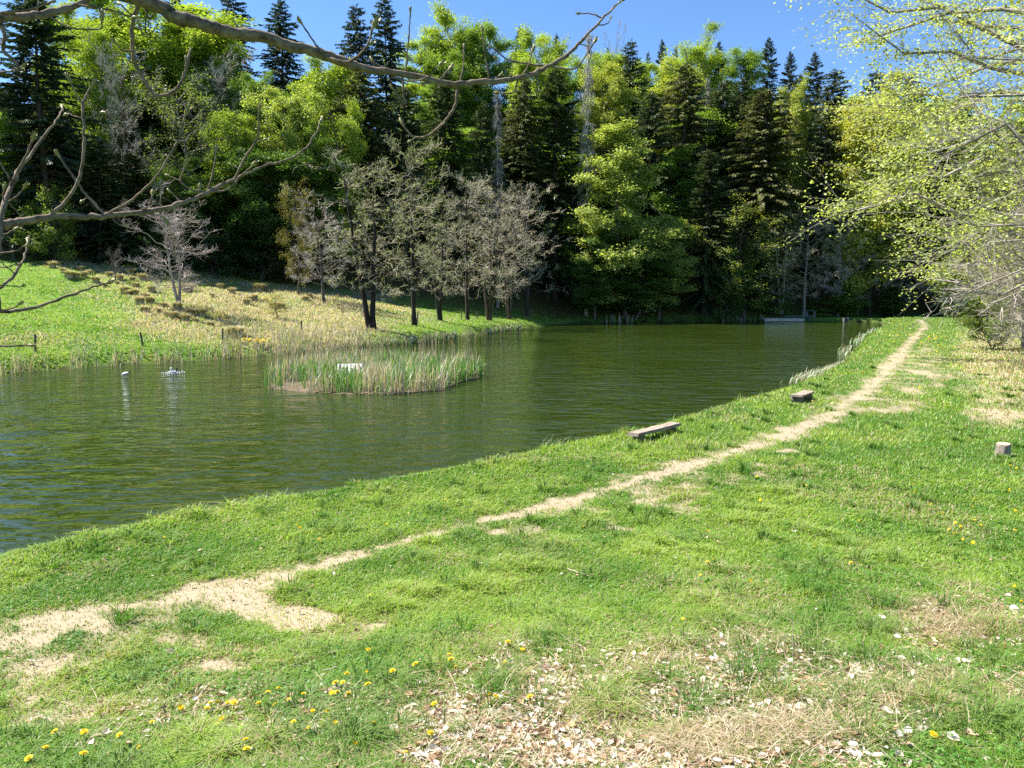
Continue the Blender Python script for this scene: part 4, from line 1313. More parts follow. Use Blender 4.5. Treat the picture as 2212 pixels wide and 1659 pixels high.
BR = [  # (points: column, row, width), depth at start and end, link to trunk height, twigs (points, width, bud?)
    ([(300, 0, 27), (370, 32, 27), (435, 52, 26), (490, 68, 25), (565, 80, 24), (625, 99, 23), (678, 111, 21), (748, 136, 21), (790, 149, 16), (876, 160, 14), (970, 181, 13), (1028, 178, 12), (1090, 174, 11),
      (1142, 163, 10), (1174, 149, 9), (1222, 121, 8), (1262, 83, 6), (1300, 42, 4.5), (1340, 3, 3)], 3.5, 4.5, 5.0, [
        ([(302, 3), (288, 45), (286, 90), (292, 135), (312, 175), (332, 202), (355, 206), (380, 192), (398, 165), (409, 115)], 8.5, 1),
        ([(287, 110), (265, 109), (252, 95)], 4, 1), ([(312, 175), (300, 171)], 3, 1), ([(392, 175), (400, 150), (401, 132)], 3, 1), ([(287, 37), (275, 24), (260, 8)], 4, 1),
        ([(690, 120), (743, 134), (767, 125), (792, 101), (804, 63)], 5.5, 2), ([(780, 113), (795, 99)], 3, 1.4), ([(694, 112), (676, 87), (653, 53)], 4, 1.3),
        ([(876, 158), (880, 113), (884, 66), (886, 28)], 3.6, 1), ([(851, 154), (818, 141), (806, 134)], 3, 1.2), ([(844, 167), (888, 175), (923, 167), (947, 143)], 3.6, 1.4),
        ([(911, 179), (942, 178), (968, 151)], 3.6, 1.4), ([(993, 180), (1000, 148), (1003, 104)], 3.6, 1), ([(1058, 176), (1049, 125), (1042, 71)], 3.6, 1.2), ([(1037, 177), (1063, 173), (1077, 165)], 2.6, 1),
        ([(870, 165), (872, 206), (875, 225), (851, 195)], 4, 1.1), ([(989, 184), (984, 225), (967, 255), (944, 279), (916, 296), (890, 293), (870, 270)], 6, 1.5), ([(900, 296), (890, 302)], 3, 1),
        ([(1182, 143), (1146, 139), (1098, 129), (1066, 105)], 4, 1), ([(1126, 166), (1142, 139), (1149, 110)], 3.4, 1.3), ([(1190, 143), (1238, 149), (1258, 131), (1281, 95)], 4, 1.4), ([(1110, 168), (1074, 131)], 3, 1),
        ([(1118, 172), (1110, 199), (1080, 202)], 4, 1.2), ([(1160, 160), (1164, 191)], 3, 0.8), ([(1302, 40), (1278, 30), (1256, 29)], 3, 1), ([(1318, 26), (1335, 8)], 2.4, .8), ([(1250, 95), (1268, 100), (1274, 118)], 2.4, .9), ([(1290, 55), (1310, 52), (1318, 44)], 2.4, .8)]),
    ([(-60, 496, 20), (0, 487, 19), (50, 478, 17), (120, 468, 14), (200, 467, 13), (300, 460, 11), (385, 442, 10), (450, 415, 9), (505, 388, 7), (560, 362, 5.5), (625, 342, 4.5), (665, 315, 4), (692, 270, 3.2)], 3.0, 3.7, 3.5, [
        ([(105, 470), (150, 425), (175, 370), (182, 300), (179, 230), (194, 192)], 6.5, 1.5), ([(181, 257), (165, 252), (147, 245)], 3, 1), ([(181, 257), (200, 249), (216, 241)], 3, 1.1), ([(179, 225), (163, 200), (153, 178)], 3.6, 1.3),
        ([(225, 462), (185, 420), (150, 370), (130, 342)], 5.5, 1.2), ([(190, 425), (182, 431)], 2.5, .8), ([(230, 462), (280, 435), (335, 385), (385, 300), (400, 248)], 5, 1.4), ([(295, 459), (320, 445), (329, 424)], 4, 1.2),
        ([(395, 440), (371, 417)], 3, 1), ([(450, 415), (415, 410), (390, 390), (400, 360)], 4.6, 1.3), ([(391, 391), (367, 381)], 2.6, .9), ([(448, 414), (464, 352), (465, 330)], 3.4, 1.2), ([(430, 425), (431, 408)], 2.6, 1),
        ([(507, 386), (530, 340), (555, 300), (560, 243)], 5, 1.2), ([(553, 307), (569, 302)], 2.6, .8), ([(450, 414), (490, 410), (520, 380), (544, 359)], 4, 1.3), ([(520, 366), (501, 356)], 2.4, .7), ([(240, 466), (252, 482), (266, 488)], 3, .8), ([(340, 452), (352, 468)], 3, 1.3)]),
    ([(-60, 575, 12), (0, 470, 12), (25, 396, 9), (70, 330, 6), (120, 260, 4.5), (136, 233, 3.5)], 2.9, 3.5, 3.3, [
        ([(22, 402), (50, 350), (69, 306)], 5.5, 1.3), ([(25, 396), (12, 370), (-10, 335)], 4, 1), ([(12, 440), (35, 425), (50, 408)], 4, 1.1), ([(14, 432), (35, 455), (52, 468)], 3.2, 0), ([(8, 450), (7, 425), (8, 410)], 3, 1)]),
    ([(-60, 32, 19), (0, 36, 18), (50, 37, 17), (100, 30, 16), (150, 16, 13), (200, -6, 11), (260, -40, 8)], 3.1, 3.5, 4.6, [
        ([(-20, 30), (65, 20), (120, 0)], 6, 0), ([(80, 28), (85, -6)], 3.5, 0), ([(165, 10), (230, 20), (285, 37)], 5, 1), ([(-5, 36), (10, 75), (7, 108), (30, 130), (40, 145)], 8, 1), ([(28, 128), (12, 112), (4, 98)], 4, 1),
        ([(-20, 158), (30, 153), (45, 145)], 4, 1), ([(100, 34), (155, 60), (215, 62), (219, 46)], 4, 1.5), ([(20, 36), (40, 20), (55, 5)], 3, 1), ([(262, -30), (300, -12), (322, 38), (331, 30)], 5, 1), ([(295, 45), (312, 78), (322, 76)], 3, 0)]),
    ([(-60, 700, 9), (0, 625, 7), (30, 595, 6), (52, 555, 5), (60, 527, 3.5)], 2.9, 3.2, 3.2, [([(-20, 615), (18, 617), (47, 620)], 3, .8), ([(-20, 548), (30, 543), (55, 530)], 4, 1.1), ([(-20, 577), (15, 577), (30, 572)], 3, 1), ([(-15, 510), (12, 505), (28, 497)], 3.4, 1.1), ([(30, 590), (12, 575), (0, 560)], 2.6, 0)]),
    ([(-60, 676, 9), (0, 673, 8), (65, 667, 7), (150, 638, 5.5), (225, 611, 4)], 2.9, 3.4, 3.2, [([(-20, 672), (20, 668), (40, 660)], 3.4, .9), ([(90, 660), (78, 662)], 2, 0), ([(-30, 748), (20, 748), (60, 745)], 5, 1)]),
]


def add_bud(par, p, dirn, size):
    q = Vector(dirn).to_track_quat('Z', 'Y').to_euler()
    part('bud', BUD, par, None, Vector(p), q, (size,) * 3)


for pts, d0, d1, zlink, twigs in BR:
    pts = np.array(pts, float)
    f = np.linspace(0, 1, len(pts))
    dep = d0 + (d1 - d0) * f
    P = np.stack([at_depth(p[0], p[1], dd) for p, dd in zip(pts, dep)])
    wd = pts[:, 2] / FPX * dep * .5
    link = np.array([[TRK[0], TRK[1], zlink - .15], [(TRK[0] * .55 + P[0, 0] * .45), (TRK[1] * .55 + P[0, 1] * .45), zlink * .45 + P[0, 2] * .55]])
    P = np.concatenate([link, P]); wd = np.concatenate([[wd[0] * 1.3, wd[0] * 1.1], wd])
    PW = spline(np.c_[P, wd], 6)
    kk = len(PW)
    jit = crng.randn(kk, 3) * .0025; jit[0] = 0
    g = Geo()
    PP = PW[:, :3] + jit
    rad = PW[:, 3] * (1 + .07 * crng.randn(kk))
    V, Q = tubes((PP - CH0)[None], rad[None], 10); g.add(V, Q)
    # bark rings and knobs along the wood
    buds = []
    dirend = nrm(PP[-1] - PP[-4])
    buds.append((PP[-1] - CH0, dirend, .05))
    for tw_pts, tw_w, bsz in twigs:
        tw_pts = np.array(tw_pts, float)
        # depth of the nearest point of the parent limb, then drifting
        j = np.argmin(np.hypot(pts[:, 0] - tw_pts[0, 0], pts[:, 1] - tw_pts[0, 1]))
        pxs = np.interp(np.linspace(0, 1, 200), f, pts[:, 0]); pys = np.interp(np.linspace(0, 1, 200), f, pts[:, 1])
        fj = np.argmin(np.hypot(pxs - tw_pts[0, 0], pys - tw_pts[0, 1])) / 199.
        dd0 = d0 + (d1 - d0) * fj
        slope = crng.uniform(-.25, .25)
        ln = np.concatenate([[0], np.cumsum(np.hypot(*(np.diff(tw_pts, axis=0).T)))])
        dps = dd0 + slope * ln / 400.
        TPs = np.stack([at_depth(p[0], p[1], q) for p, q in zip(tw_pts, dps)])
        rw = tw_w / FPX * dps * .5 * np.linspace(1.05, .72, len(tw_pts))
        S = spline(np.c_[TPs, rw], 6) if len(tw_pts) > 2 else np.c_[TPs, rw]
        if len(S) > 3:
            S[1:, :3] += crng.randn(len(S) - 1, 3) * .0012
            nod = (np.arange(len(S)) % 7 == 3)
            S[:, 3] *= 1 + .28 * nod
        V, Q = tubes((S[:, :3] - CH0)[None], S[:, 3][None], 6); g.add(V, Q)
        if bsz:
            dv = nrm(S[-1, :3] - S[-2, :3])
            buds.append((S[-1, :3] - CH0 - dv * .004, dv, .036 * bsz))
    br = part('branch', g.mesh('chestnut_branch', M['near_bark'], True), chestnut)
    for p, dv, sz in buds:
        add_bud(br, p, dv, sz)


# ------------------------------------------------------------------ made things
def box_geo(g, c, s, bev=.006, jitter=0, rg=None, tilt=0):
    """bevelled box, centre c, full size s"""
    x, y, z = [q / 2 for q in s]
    b = min(bev, x * .5, y * .5, z * .5)
    V = []
    for sx in (-1, 1):
        for sy in (-1, 1):
            for sz in (-1, 1):
                V += [(sx * x, sy * (y - b), sz * (z - b)), (sx * (x - b), sy * y, sz * (z - b)), (sx * (x - b), sy * (y - b), sz * z)]
    V = np.array(V)
    idx = {}
    k = 0
    for sx in (0, 1):
        for sy in (0, 1):
            for sz in (0, 1):
                idx[sx, sy, sz] = (k, k + 1, k + 2); k += 3
    Q = []; T = []
    Q += [[idx[1, 0, 0][0], idx[1, 1, 0][0], idx[1, 1, 1][0], idx[1, 0, 1][0]], [idx[0, 0, 0][0], idx[0, 0, 1][0], idx[0, 1, 1][0], idx[0, 1, 0][0]],
          [idx[0, 1, 0][1], idx[0, 1, 1][1], idx[1, 1, 1][1], idx[1, 1, 0][1]], [idx[0, 0, 0][1], idx[1, 0, 0][1], idx[1, 0, 1][1], idx[0, 0, 1][1]],
          [idx[0, 0, 1][2], idx[1, 0, 1][2], idx[1, 1, 1][2], idx[0, 1, 1][2]], [idx[0, 0, 0][2], idx[0, 1, 0][2], idx[1, 1, 0][2], idx[1, 0, 0][2]]]
    for a in (0, 1):
        for b_ in (0, 1):
            Q.append([idx[a, b_, 0][0], idx[a, b_, 1][0], idx[a, b_, 1][1], idx[a, b_, 0][1]])
            Q.append([idx[a, 0, b_][0], idx[a, 1, b_][0], idx[a, 1, b_][2], idx[a, 0, b_][2]])
            Q.append([idx[0, a, b_][1], idx[1, a, b_][1], idx[1, a, b_][2], idx[0, a, b_][2]])
            for c_ in (0, 1):
                T.append(list(idx[a, b_, c_]))
    if jitter: V = V + (rg or crng).randn(*V.shape) * jitter
    g.add(V + np.array(c), Q, T)


def plank_geo(g, L, W, Tk, z0, rg, bow=0.01):
    """rough sawn plank along x with uneven live edges, underside at z0"""
    K = 12
    xs = np.linspace(-L / 2, L / 2, K)
    wl = W / 2 * (1 + .05 * rg.randn(K)); wr = W / 2 * (1 + .05 * rg.randn(K))
    z1 = z0 + Tk + rg.randn(K) * .003 - bow * (1 - (2 * xs / L) ** 2)
    zb = z0 + rg.randn(K) * .002 - bow * (1 - (2 * xs / L) ** 2)
    b = .012
    prof = [np.c_[xs, -wl * .9, zb], np.c_[xs, -wl, z1 - Tk * .35], np.c_[xs, -wl + b, z1], np.c_[xs, xs * 0, z1 + .002], np.c_[xs, wr - b, z1], np.c_[xs, wr, z1 - Tk * .35], np.c_[xs, wr * .9, zb]]
    V = np.stack(prof, 1); m_ = len(prof)
    i = np.arange(K - 1)[:, None]; j = np.arange(m_)[None]
    Q = np.stack([i * m_ + j, (i + 1) * m_ + j, (i + 1) * m_ + (j + 1) % m_, i * m_ + (j + 1) % m_], -1).reshape(-1, 4)
    Tt = []
    for o in (0, (K - 1) * m_):
        for j in range(1, m_ - 1):
            Tt.append([o, o + j, o + j + 1] if o == 0 else [o, o + j + 1, o + j])
    g.add(V.reshape(-1, 3), Q, Tt)


def log_geo(g, p0, p1, r, rg, sides=12, caps=True):
    K = 6
    s = np.linspace(0, 1, K)[:, None]
    P = np.asarray(p0) * (1 - s) + np.asarray(p1) * s
    rad = r * (1 + .05 * rg.randn(K))
    V, Q = tubes(P[None], rad[None], sides)
    V = V + rg.randn(*V.shape) * r * .03
    if caps:
        n = len(V)
        V = np.concatenate([V, [np.asarray(p0), np.asarray(p1)]])
        T = [[n, (j + 1) % sides, j] for j in range(sides)] + [[n + 1, (K - 1) * sides + j, (K - 1) * sides + (j + 1) % sides] for j in range(sides)]
    else:
        T = None
    g.add(V, Q, T)


def bench(corners, seat_h, thick, label, rg, leg_in=.28, leg_r=.085):
    c = np.array(corners, float)
    z = 0.0
    for _ in range(3):
        w_ = at_plane(c[:, 0], c[:, 1], z + seat_h)
        z = H(*w_.mean(0))
    a, b_, c2, d_ = w_        # near left, near right, far right, far left
    ax = ((c2 + d_) - (a + b_)) / 2
    L = np.linalg.norm(ax); ax /= L
    pr_ = np.array([-ax[1], ax[0]])
    W = abs(((b_ - a) + (c2 - d_)) @ pr_) / 2
    yaw = math.atan2(ax[1], ax[0])
    cen_ = w_.mean(0)
    o = thing('plank_bench', label, 'bench', (cen_[0], cen_[1], z), yaw)
    g = Geo(); plank_geo(g, L, W, thick, seat_h - thick, rg)
    part('seat', g.mesh('bench_seat', M['plank']), o)
    for s in (-1, 1):
        g = Geo()
        x = s * (L / 2 - leg_in)
        log_geo(g, (x, -W * .44, (seat_h - thick) * .5 - .03), (x, W * .44, (seat_h - thick) * .5 - .03), (seat_h - thick) * .5 + .035, rg)
        part('leg', g.mesh('bench_leg', M['log'], False), o)
    return o


brg = np.random.RandomState(3)
bench([(1352, 934), (1381, 935.5), (1474, 913), (1446, 910.5)], .22, .075, 'longer low plank bench on log legs, at the water edge', brg)
bench([(1706, 852), (1733, 854), (1760, 845), (1734, 843)], .25, .065, 'shorter low plank bench farther along the bank', brg, leg_in=.2)
bench([(1846, 684.4), (1872, 684.8), (1874, 683.4), (1848, 683.0)], .3, .09, 'tiny pale bench at the far end of the pond', brg, leg_in=.2)

# tree stump
p = ground_at(2166, 985)[0]
o = thing('tree_stump', 'short sawn log stump standing in the grass at the right', 'stump', p)
g = Geo(); K = 7; sd = 20
a = np.arange(sd) * 2 * math.pi / sd
zz = np.array([-.06, .0, .06, .13, .2, .25, .262]); rr_ = np.array([.152, .146, .138, .136, .132, .131, .124])
rid = 1 + .05 * np.sin(a * 3 + 1) + .025 * brg.randn(sd)
V = np.stack([np.stack([rr_[k] * rid * np.cos(a), rr_[k] * rid * np.sin(a), np.full(sd, zz[k]) + .012 * np.cos(a - 1) * (k / 6)], 1) for k in range(K)]) + brg.randn(K, sd, 3) * .0015
i = np.arange(K - 1)[:, None]; j = np.arange(sd)[None]
Q = np.stack([i * sd + j, i * sd + (j + 1) % sd, (i + 1) * sd + (j + 1) % sd, (i + 1) * sd + j], -1).reshape(-1, 4)
g.add(V.reshape(-1, 3), Q)
M['stump_bark'] = rough_mat('stump_bark', (.1, .075, .055), (.36, .3, .24), (11, 11, 5), .9, dist=.01)
part('bark', g.mesh('stump_bark', M['stump_bark'], True), o)
g = Geo()
top = V[-1] * [.985, .985, 1] + [0, 0, .001]
Vt = np.concatenate([top, top * [.5, .5, 1] + [0, 0, .002], [[0, 0, .264]]])
Q = [[j, (j + 1) % sd, sd + (j + 1) % sd, sd + j] for j in range(sd)]
g.add(Vt, Q, [[sd + j, sd + (j + 1) % sd, 2 * sd] for j in range(sd)])
part('cut_top', g.mesh('stump_top', M['cut']), o)

# fence posts on the far bank
for (xb, yb, xt, yt, lab) in [(76, 760, 76, 722, 'straight dark fence post at the far left of the meadow'), (310, 747, 303, 718, 'leaning dark fence post on the green meadow'),
                              (480, 743, 481, 709, 'thin fence post above the reeds below the lone bare tree'), (652, 722, 651, 693, 'fence post standing in dry grass left of the first alder'),
                              (997, 691, 997, 668, 'fence post left of the short trunked middle alder'), (1031, 690, 1030, 671, 'fence post right of the short trunked middle alder'),
                              (1146, 687, 1147, 668, 'fence post beside the last alder of the row'), (900, 700, 903, 672, 'fence post just behind the tallest alder trunk')]:
    p = ground_at(xb, yb)[0]
    tip = at_depth(xt, yt, p[1])
    g = Geo()
    log_geo(g, (0, 0, -.3), (tip - p) * .96, .058, brg, 8, caps=False)
    log_geo(g, (tip - p) * .95, (tip - p), .05, brg, 8)
    o = part('fence_post', g.mesh('fence_post', M['post']), None, None, p)
    tag(o, lab, 'fence post', 'wooden posts of the old meadow fence')

# jetty, table, bench and outlet at the far end
YJ = 99.5
xl, xr = at_depth(1652, 690, YJ)[0], at_depth(1738, 690, YJ)[0]
o = thing('jetty', 'pale low wooden jetty at the far end of the pond', 'jetty', ((xl + xr) / 2, YJ + 1.2, WZ))
g = Geo()
nb = 14
for k in range(nb):
    bx = (-.5 + (k + .5) / nb) * (xr - xl)
    box_geo(g, (bx, 0, .34), ((xr - xl) / nb - .012, 2.5, .06), .008, .003)
part('deck', g.mesh('jetty_deck', M['concrete']), o)
g = Geo(); box_geo(g, (0, -1.2, .17), (xr - xl, .08, .27), .01); part('front_beam', g.mesh('jetty_beam', M['concrete']), o)
for sx in (-1, -.33, .33, 1):
    g = Geo(); log_geo(g, (sx * (xr - xl) * .48, -1.1, -.8), (sx * (xr - xl) * .48, -1.1, .5), .08, brg, 8); part('post', g.mesh('jetty_post', M['post']), o)

pt = at_depth(1751, 671, 102.0)
zt = H(pt[0], 102.0)
o = thing('picnic_table', 'grey wooden table under the trees beside the jetty', 'table', (pt[0], 102.0, zt))
hh_ = max(.7, pt[2] - zt)
g = Geo()
for k in range(4): box_geo(g, (0, -.33 + .22 * k, hh_), (1.35, .2, .045), .006, .002)
part('tabletop', g.mesh('tabletop', M['table']), o)
for sx in (-.5, .5):
    for sy in (-.28, .28):
        g = Geo(); box_geo(g, (sx, sy, hh_ / 2 - .05), (.09, .09, hh_ - .06), .006); part('leg', g.mesh('table_leg', M['table']), o)
pt = at_depth(1724, 682.5, 101.6)
zt = H(pt[0], 101.6)
o = thing('long_bench', 'long dark low bench standing behind the jetty', 'bench', (pt[0], 101.6, zt))
hh_ = max(.42, pt[2] - zt)
g = Geo()
for k in range(2): box_geo(g, (0, -.1 + .2 * k, hh_), (3.8, .18, .06), .006, .002)
part('seat', g.mesh('long_seat', M['table']), o)
for sx in (-1.5, 0, 1.5):
    g = Geo(); box_geo(g, (sx, 0, hh_ / 2 - .06), (.1, .34, hh_ - .06), .006); part('leg', g.mesh('long_leg', M['table']), o)
pt = at_depth(1828, 692, 99.0)
o = thing('pond_outlet', 'small grey concrete outlet box at the far shore', 'outlet', (pt[0], 99.2, WZ - .3))
M['grey_conc'] = rough_mat('grey_concrete', (.16, .16, .15), (.3, .29, .27), (6, 6, 6), .3)
g = Geo()
for sx in (-.34, .34): box_geo(g, (sx * .75, 0, .5), (.1, .5, .62), .015, .004)
box_geo(g, (0, .22, .48), (.38, .06, .55), .01, .003)
part('frame', g.mesh('outlet_frame', M['grey_conc']), o)
g = Geo()
for k in range(4): box_geo(g, (0, -.15, .26 + .14 * k), (.38, .04, .13), .005, .002)
part('boards', g.mesh('outlet_boards', M['post']), o)

# nesting shelter on the reed island
p = at_plane(762, 812, WZ + .25)
p3 = (p[0], p[1] - .6, WZ + .12)
o = thing('nest_shelter', 'low white nesting box with a brown roof on the reed island', 'nesting box', p3, .1)
g = Geo()
zt0, zt1 = .3, .6
box_geo(g, (0, .2, (zt0 + zt1) / 2 - .02), (.95, .04, zt1 - zt0 - .06), .005)
for sx in (-.455, .455): box_geo(g, (sx, -.03, zt0 + .08), (.04, .41, .16), .005)
part('wall', g.mesh('shelter_wall', M['white']), o)
g = Geo()
for k in range(7): box_geo(g, (-.45 + .15 * k, 0, 0), (.142, .62, .025), .005, .002)
part('roof', g.mesh('shelter_roof', M['white']), o, None, (0, -.03, (zt0 + zt1) / 2 + .06), (R(38), 0, 0))
g = Geo(); box_geo(g, (0, .24, zt1 + .045), (1.12, .09, .05), .008); part('ridge', g.mesh('shelter_ridge', M['brown']), o)
for sx in (-.4, .4):
    g = Geo(); box_geo(g, (sx, 0, .3), (.06, .06, .82), .005); part('leg', g.mesh('shelter_leg', M['brown']), o)


# ------------------------------------------------------------------ two ducks
def duck(px, py, rz, label, wings, dive=False):
    p = at_plane(px, py, WZ)
    o = thing('duck', label, 'duck', (p[0], p[1], WZ), rz, None, (.85,) * 3)
    if dive:
        spine = np.array([(-.24, 0, .1), (-.2, 0, .1), (-.12, 0, .075), (0, 0, .05), (.1, 0, .02), (.17, 0, -.03), (.2, 0, -.1), (.2, 0, -.15)])
        rad = np.array([.008, .03, .075, .1, .085, .05, .03, .01])
    else:
        spine = np.array([(-.26, 0, .11), (-.2, 0, .09), (-.1, 0, .05), (0, 0, .04), (.1, 0, .06), (.17, 0, .12), (.18, 0, .19), (.19, 0, .24), (.225, 0, .265), (.26, 0, .255), (.28, 0, .245)])
        rad = np.array([.008, .035, .08, .1, .09, .06, .04, .042, .048, .035, .01])
    S = spline(np.c_[spine, rad], 4)
    V, Q = tubes(S[None, :, :3], S[None, :, 3], 12)
    g = Geo(); g.add(V, Q)
    part('body', g.mesh('duck_body', M['duck_white'], True), o)
    if not dive:
        hp = spline(np.c_[spine[5:], rad[5:] + .004], 4)
        V, Q = tubes(hp[None, :, :3], hp[None, :, 3], 12)
        g = Geo(); g.add(V, Q); part('head_plumage', g.mesh('duck_head', M['duck_dark'], True), o)
        g = Geo(); V, Q = tubes(np.array([[(.275, 0, .25), (.31, 0, .243), (.335, 0, .238)]]), np.array([[.016, .015, .006]]), 6)
        V[:, 2] = .245 + (V[:, 2] - .245) * .6; g.add(V, Q); part('bill', g.mesh('duck_bill', M['bill'], True), o)
    else:
        V, Q = tubes(np.array([[(-.3, 0, .13), (-.23, 0, .115), (-.16, 0, .1)]]), np.array([[.01, .04, .05]]), 8)
        g = Geo(); g.add(V, Q); part('tail', g.mesh('duck_tail', M['duck_dark'], True), o)
    for s in (-1, 1):
        g = Geo()
        if wings:
            W_ = np.array([[(.06, s * .07, .12), (.0, s * .16, .22), (-.08, s * .22, .34)], [(-.02, s * .075, .12), (-.07, s * .17, .2), (-.12, s * .23, .31)], [(-.1, s * .07, .11), (-.14, s * .16, .17), (-.16, s * .22, .27)]])
        else:
            W_ = np.array([[(.08, s * .085, .075), (-.06, s * .09, .1), (-.2, s * .04, .115)], [(.08, s * .1, .05), (-.06, s * .108, .06), (-.2, s * .05, .1)], [(.06, s * .095, .02), (-.06, s * .1, .02), (-.2, s * .045, .085)]])
        Vw = np.concatenate([W_.reshape(-1, 3), W_.reshape(-1, 3) + [0, s * .014, .008]])
        Qw = []
        for o_ in (0, 9):
            for a_ in range(2):
                for b_ in range(2):
                    q = [o_ + a_ * 3 + b_, o_ + a_ * 3 + b_ + 1, o_ + a_ * 3 + b_ + 4, o_ + a_ * 3 + b_ + 3]
                    Qw.append(q)
        bd = [0, 1, 2, 5, 8, 7, 6, 3]
        for k in range(8): Qw.append([bd[k], bd[(k + 1) % 8], bd[(k + 1) % 8] + 9, bd[k] + 9])
        g.add(Vw, Qw)
        part('wing', g.mesh('duck_wing', M['duck_white'], True), o)
    return p


pd = duck(374, 806, .5, 'duck splashing with raised wings in a ring of white foam', True)
duck(271, 809, 3.3, 'pale duck resting on the water left of the splashing one', False, True)
g = Geo()
n = 200
a = brg.rand(n) * 6.283; r_ = .2 + .32 * brg.rand(n) ** 1.5
C = np.stack([pd[0] + np.cos(a) * r_ * 1.1, pd[1] + np.sin(a) * r_ * .8, WZ + .005 + .08 * brg.rand(n) ** 3], 1)
V, Q = leaves(C, rand_dirs(brg, n) * [1, 1, .4], rand_dirs(brg, n) * .5 + [0, 0, 1], .03 + .06 * brg.rand(n), .02 + .04 * brg.rand(n), .3)
g.add(V, Q)
tag(part('splash_foam', g.mesh('splash_foam', M['foam'])), 'white splash of foam around the flapping duck', 'splash', None, 'stuff')

# ------------------------------------------------------------------ sedge tussocks on the meadow
def tussock_mesh(seed):
    rg = np.random.RandomState(seed)
    n = 420
    a = rg.rand(n) * 6.283; r_ = .17 * np.sqrt(rg.rand(n))
    P = np.stack([np.cos(a) * r_, np.sin(a) * r_, .02 + .12 * (1 - r_ / .17)], 1)
    col = np.where((rg.rand(n) < .3)[:, None], lerp3((.2, .27, .05), (.36, .4, .12), rg.rand(n)), lerp3((.4, .3, .18), (.72, .6, .42), rg.rand(n)))
    V, Q, T, Cc = blades(P, .22 + .2 * rg.rand(n), np.full(n, .024), a + rg.randn(n) * .4, .25 + 1.1 * rg.rand(n), col)
    # matted core of old stalks
    ring_ = np.array([[.2 * math.cos(t), .2 * math.sin(t)] for t in np.arange(10) * .6283])
    lv = [np.c_[ring_ * s * (1 + .1 * rg.randn(10, 1)), np.full(10, z)] for s, z in ((1, -.06), (.98, .1), (.75, .2), (.3, .25))]
    Vc = np.concatenate(lv)
    Qc = np.array([[k * 10 + j, k * 10 + (j + 1) % 10, (k + 1) * 10 + (j + 1) % 10, (k + 1) * 10 + j] for k in range(3) for j in range(10)])
    m0 = len(V)
    return mesh_np('sedge_tussock', np.concatenate([V, Vc]), np.concatenate([Q, Qc + m0]), T, {'col': np.concatenate([Cc, np.tile([[.5, .4, .26]], (len(Vc), 1))])}, False, [M['litter']])


TUS = [tussock_mesh(s) for s in (1, 2, 3)]
tus_px = [(510, 230), (540, 185), (460, 228), (640, 262), (730, 225), (800, 245), (830, 332), (880, 252), (900, 345), (950, 245), (1000, 248), (1010, 325), (970, 372), (1000, 405), (1090, 425), (1110, 485), (1160, 505), (1230, 520),
          (1270, 485), (1300, 530), (1400, 555), (1405, 292), (1470, 308), (1540, 335), (1410, 358), (1640, 408), (1690, 378), (1770, 392), (1820, 438), (1870, 440), (2030, 385), (700, 295), (350, 165), (420, 195),
          (590, 205), (930, 405), (960, 455), (1340, 485), (1180, 445), (870, 212), (560, 225), (1660, 385), (2060, 365), (780, 275), (850, 350), (1055, 460), (905, 300), (1080, 250)]
gp = ground_at([q[0] * .325 for q in tus_px], [525 + q[1] * .325 for q in tus_px])
for k, p in enumerate(gp):
    s = .65 + .6 * brg.rand()
    o = part('sedge_tussock', TUS[k % 3], None, None, p, (0, 0, brg.rand() * 6), (s * 1.15, s * 1.15, s * 1.3))
    tag(o, 'brown and green sedge tussock on the rough middle of the meadow', 'tussock', 'sedge tussocks on the meadow slope')
for (x, y, lab) in [(1245, 325, 'large cone shaped tussock right of the lone bare tree'), (1725, 315, 'large lone tussock near the dark shade on the meadow'), (1565, 625, 'big brown tussock close to the far reeds')]:
    p = ground_at(x * .325, 525 + y * .325)[0]
    o = part('sedge_tussock', TUS[1], None, None, p, (0, 0, 1), (2.1, 2.1, 1.9))
    tag(o, lab, 'tussock')

# ------------------------------------------------------------------ dandelions
def dandelion_meshes():
    rg = np.random.RandomState(8)
    g = Geo()
    for (n, r0, r1, z0, z1) in ((18, .002, .022, .0, .003), (16, .002, .018, .002, .008), (12, .001, .012, .005, .011), (8, 0, .007, .008, .013)):
        a = np.arange(n) * 6.283 / n + rg.rand(n) * .25
        d = np.stack([np.cos(a), np.sin(a), np.full(n, (z1 - z0) / (r1 - r0))], 1)
        C = np.stack([np.cos(a) * r0, np.sin(a) * r0, np.full(n, z0)], 1)
        V, Q = leaves(C, d, np.tile([[0, 0, 1.]], (n, 1)), np.full(n, r1 - r0 + .001), np.full(n, .0075 * (r1 / .02)), .1)
        g.add(V, Q)
    fl = g.mesh('dandelion_flower', M['petal'])
    g = Geo()
    V, Q = tubes(np.array([[(0, 0, -.11), (.004, .002, -.06), (0, 0, -.003), (0, 0, .001)]]), np.array([[.0028, .0026, .0025, .007]]), 6); g.add(V, Q)
    stm = g.mesh('dandelion_stem', M['stem'], True)
    g = Geo()
    n = 9
    a = np.arange(n) * 6.283 / n + rg.rand(n) * .4
    V, Q = leaves(np.stack([np.cos(a) * .008, np.sin(a) * .008, np.full(n, -.105)], 1), np.stack([np.cos(a), np.sin(a), np.full(n, .35)], 1), np.tile([[0, 0, 1.]], (n, 1)), .07 + .05 * rg.rand(n), np.full(n, .022), -.3)
    g.add(V, Q)
    lf = g.mesh('dandelion_leaves', M['stem'])
    return fl, stm, lf


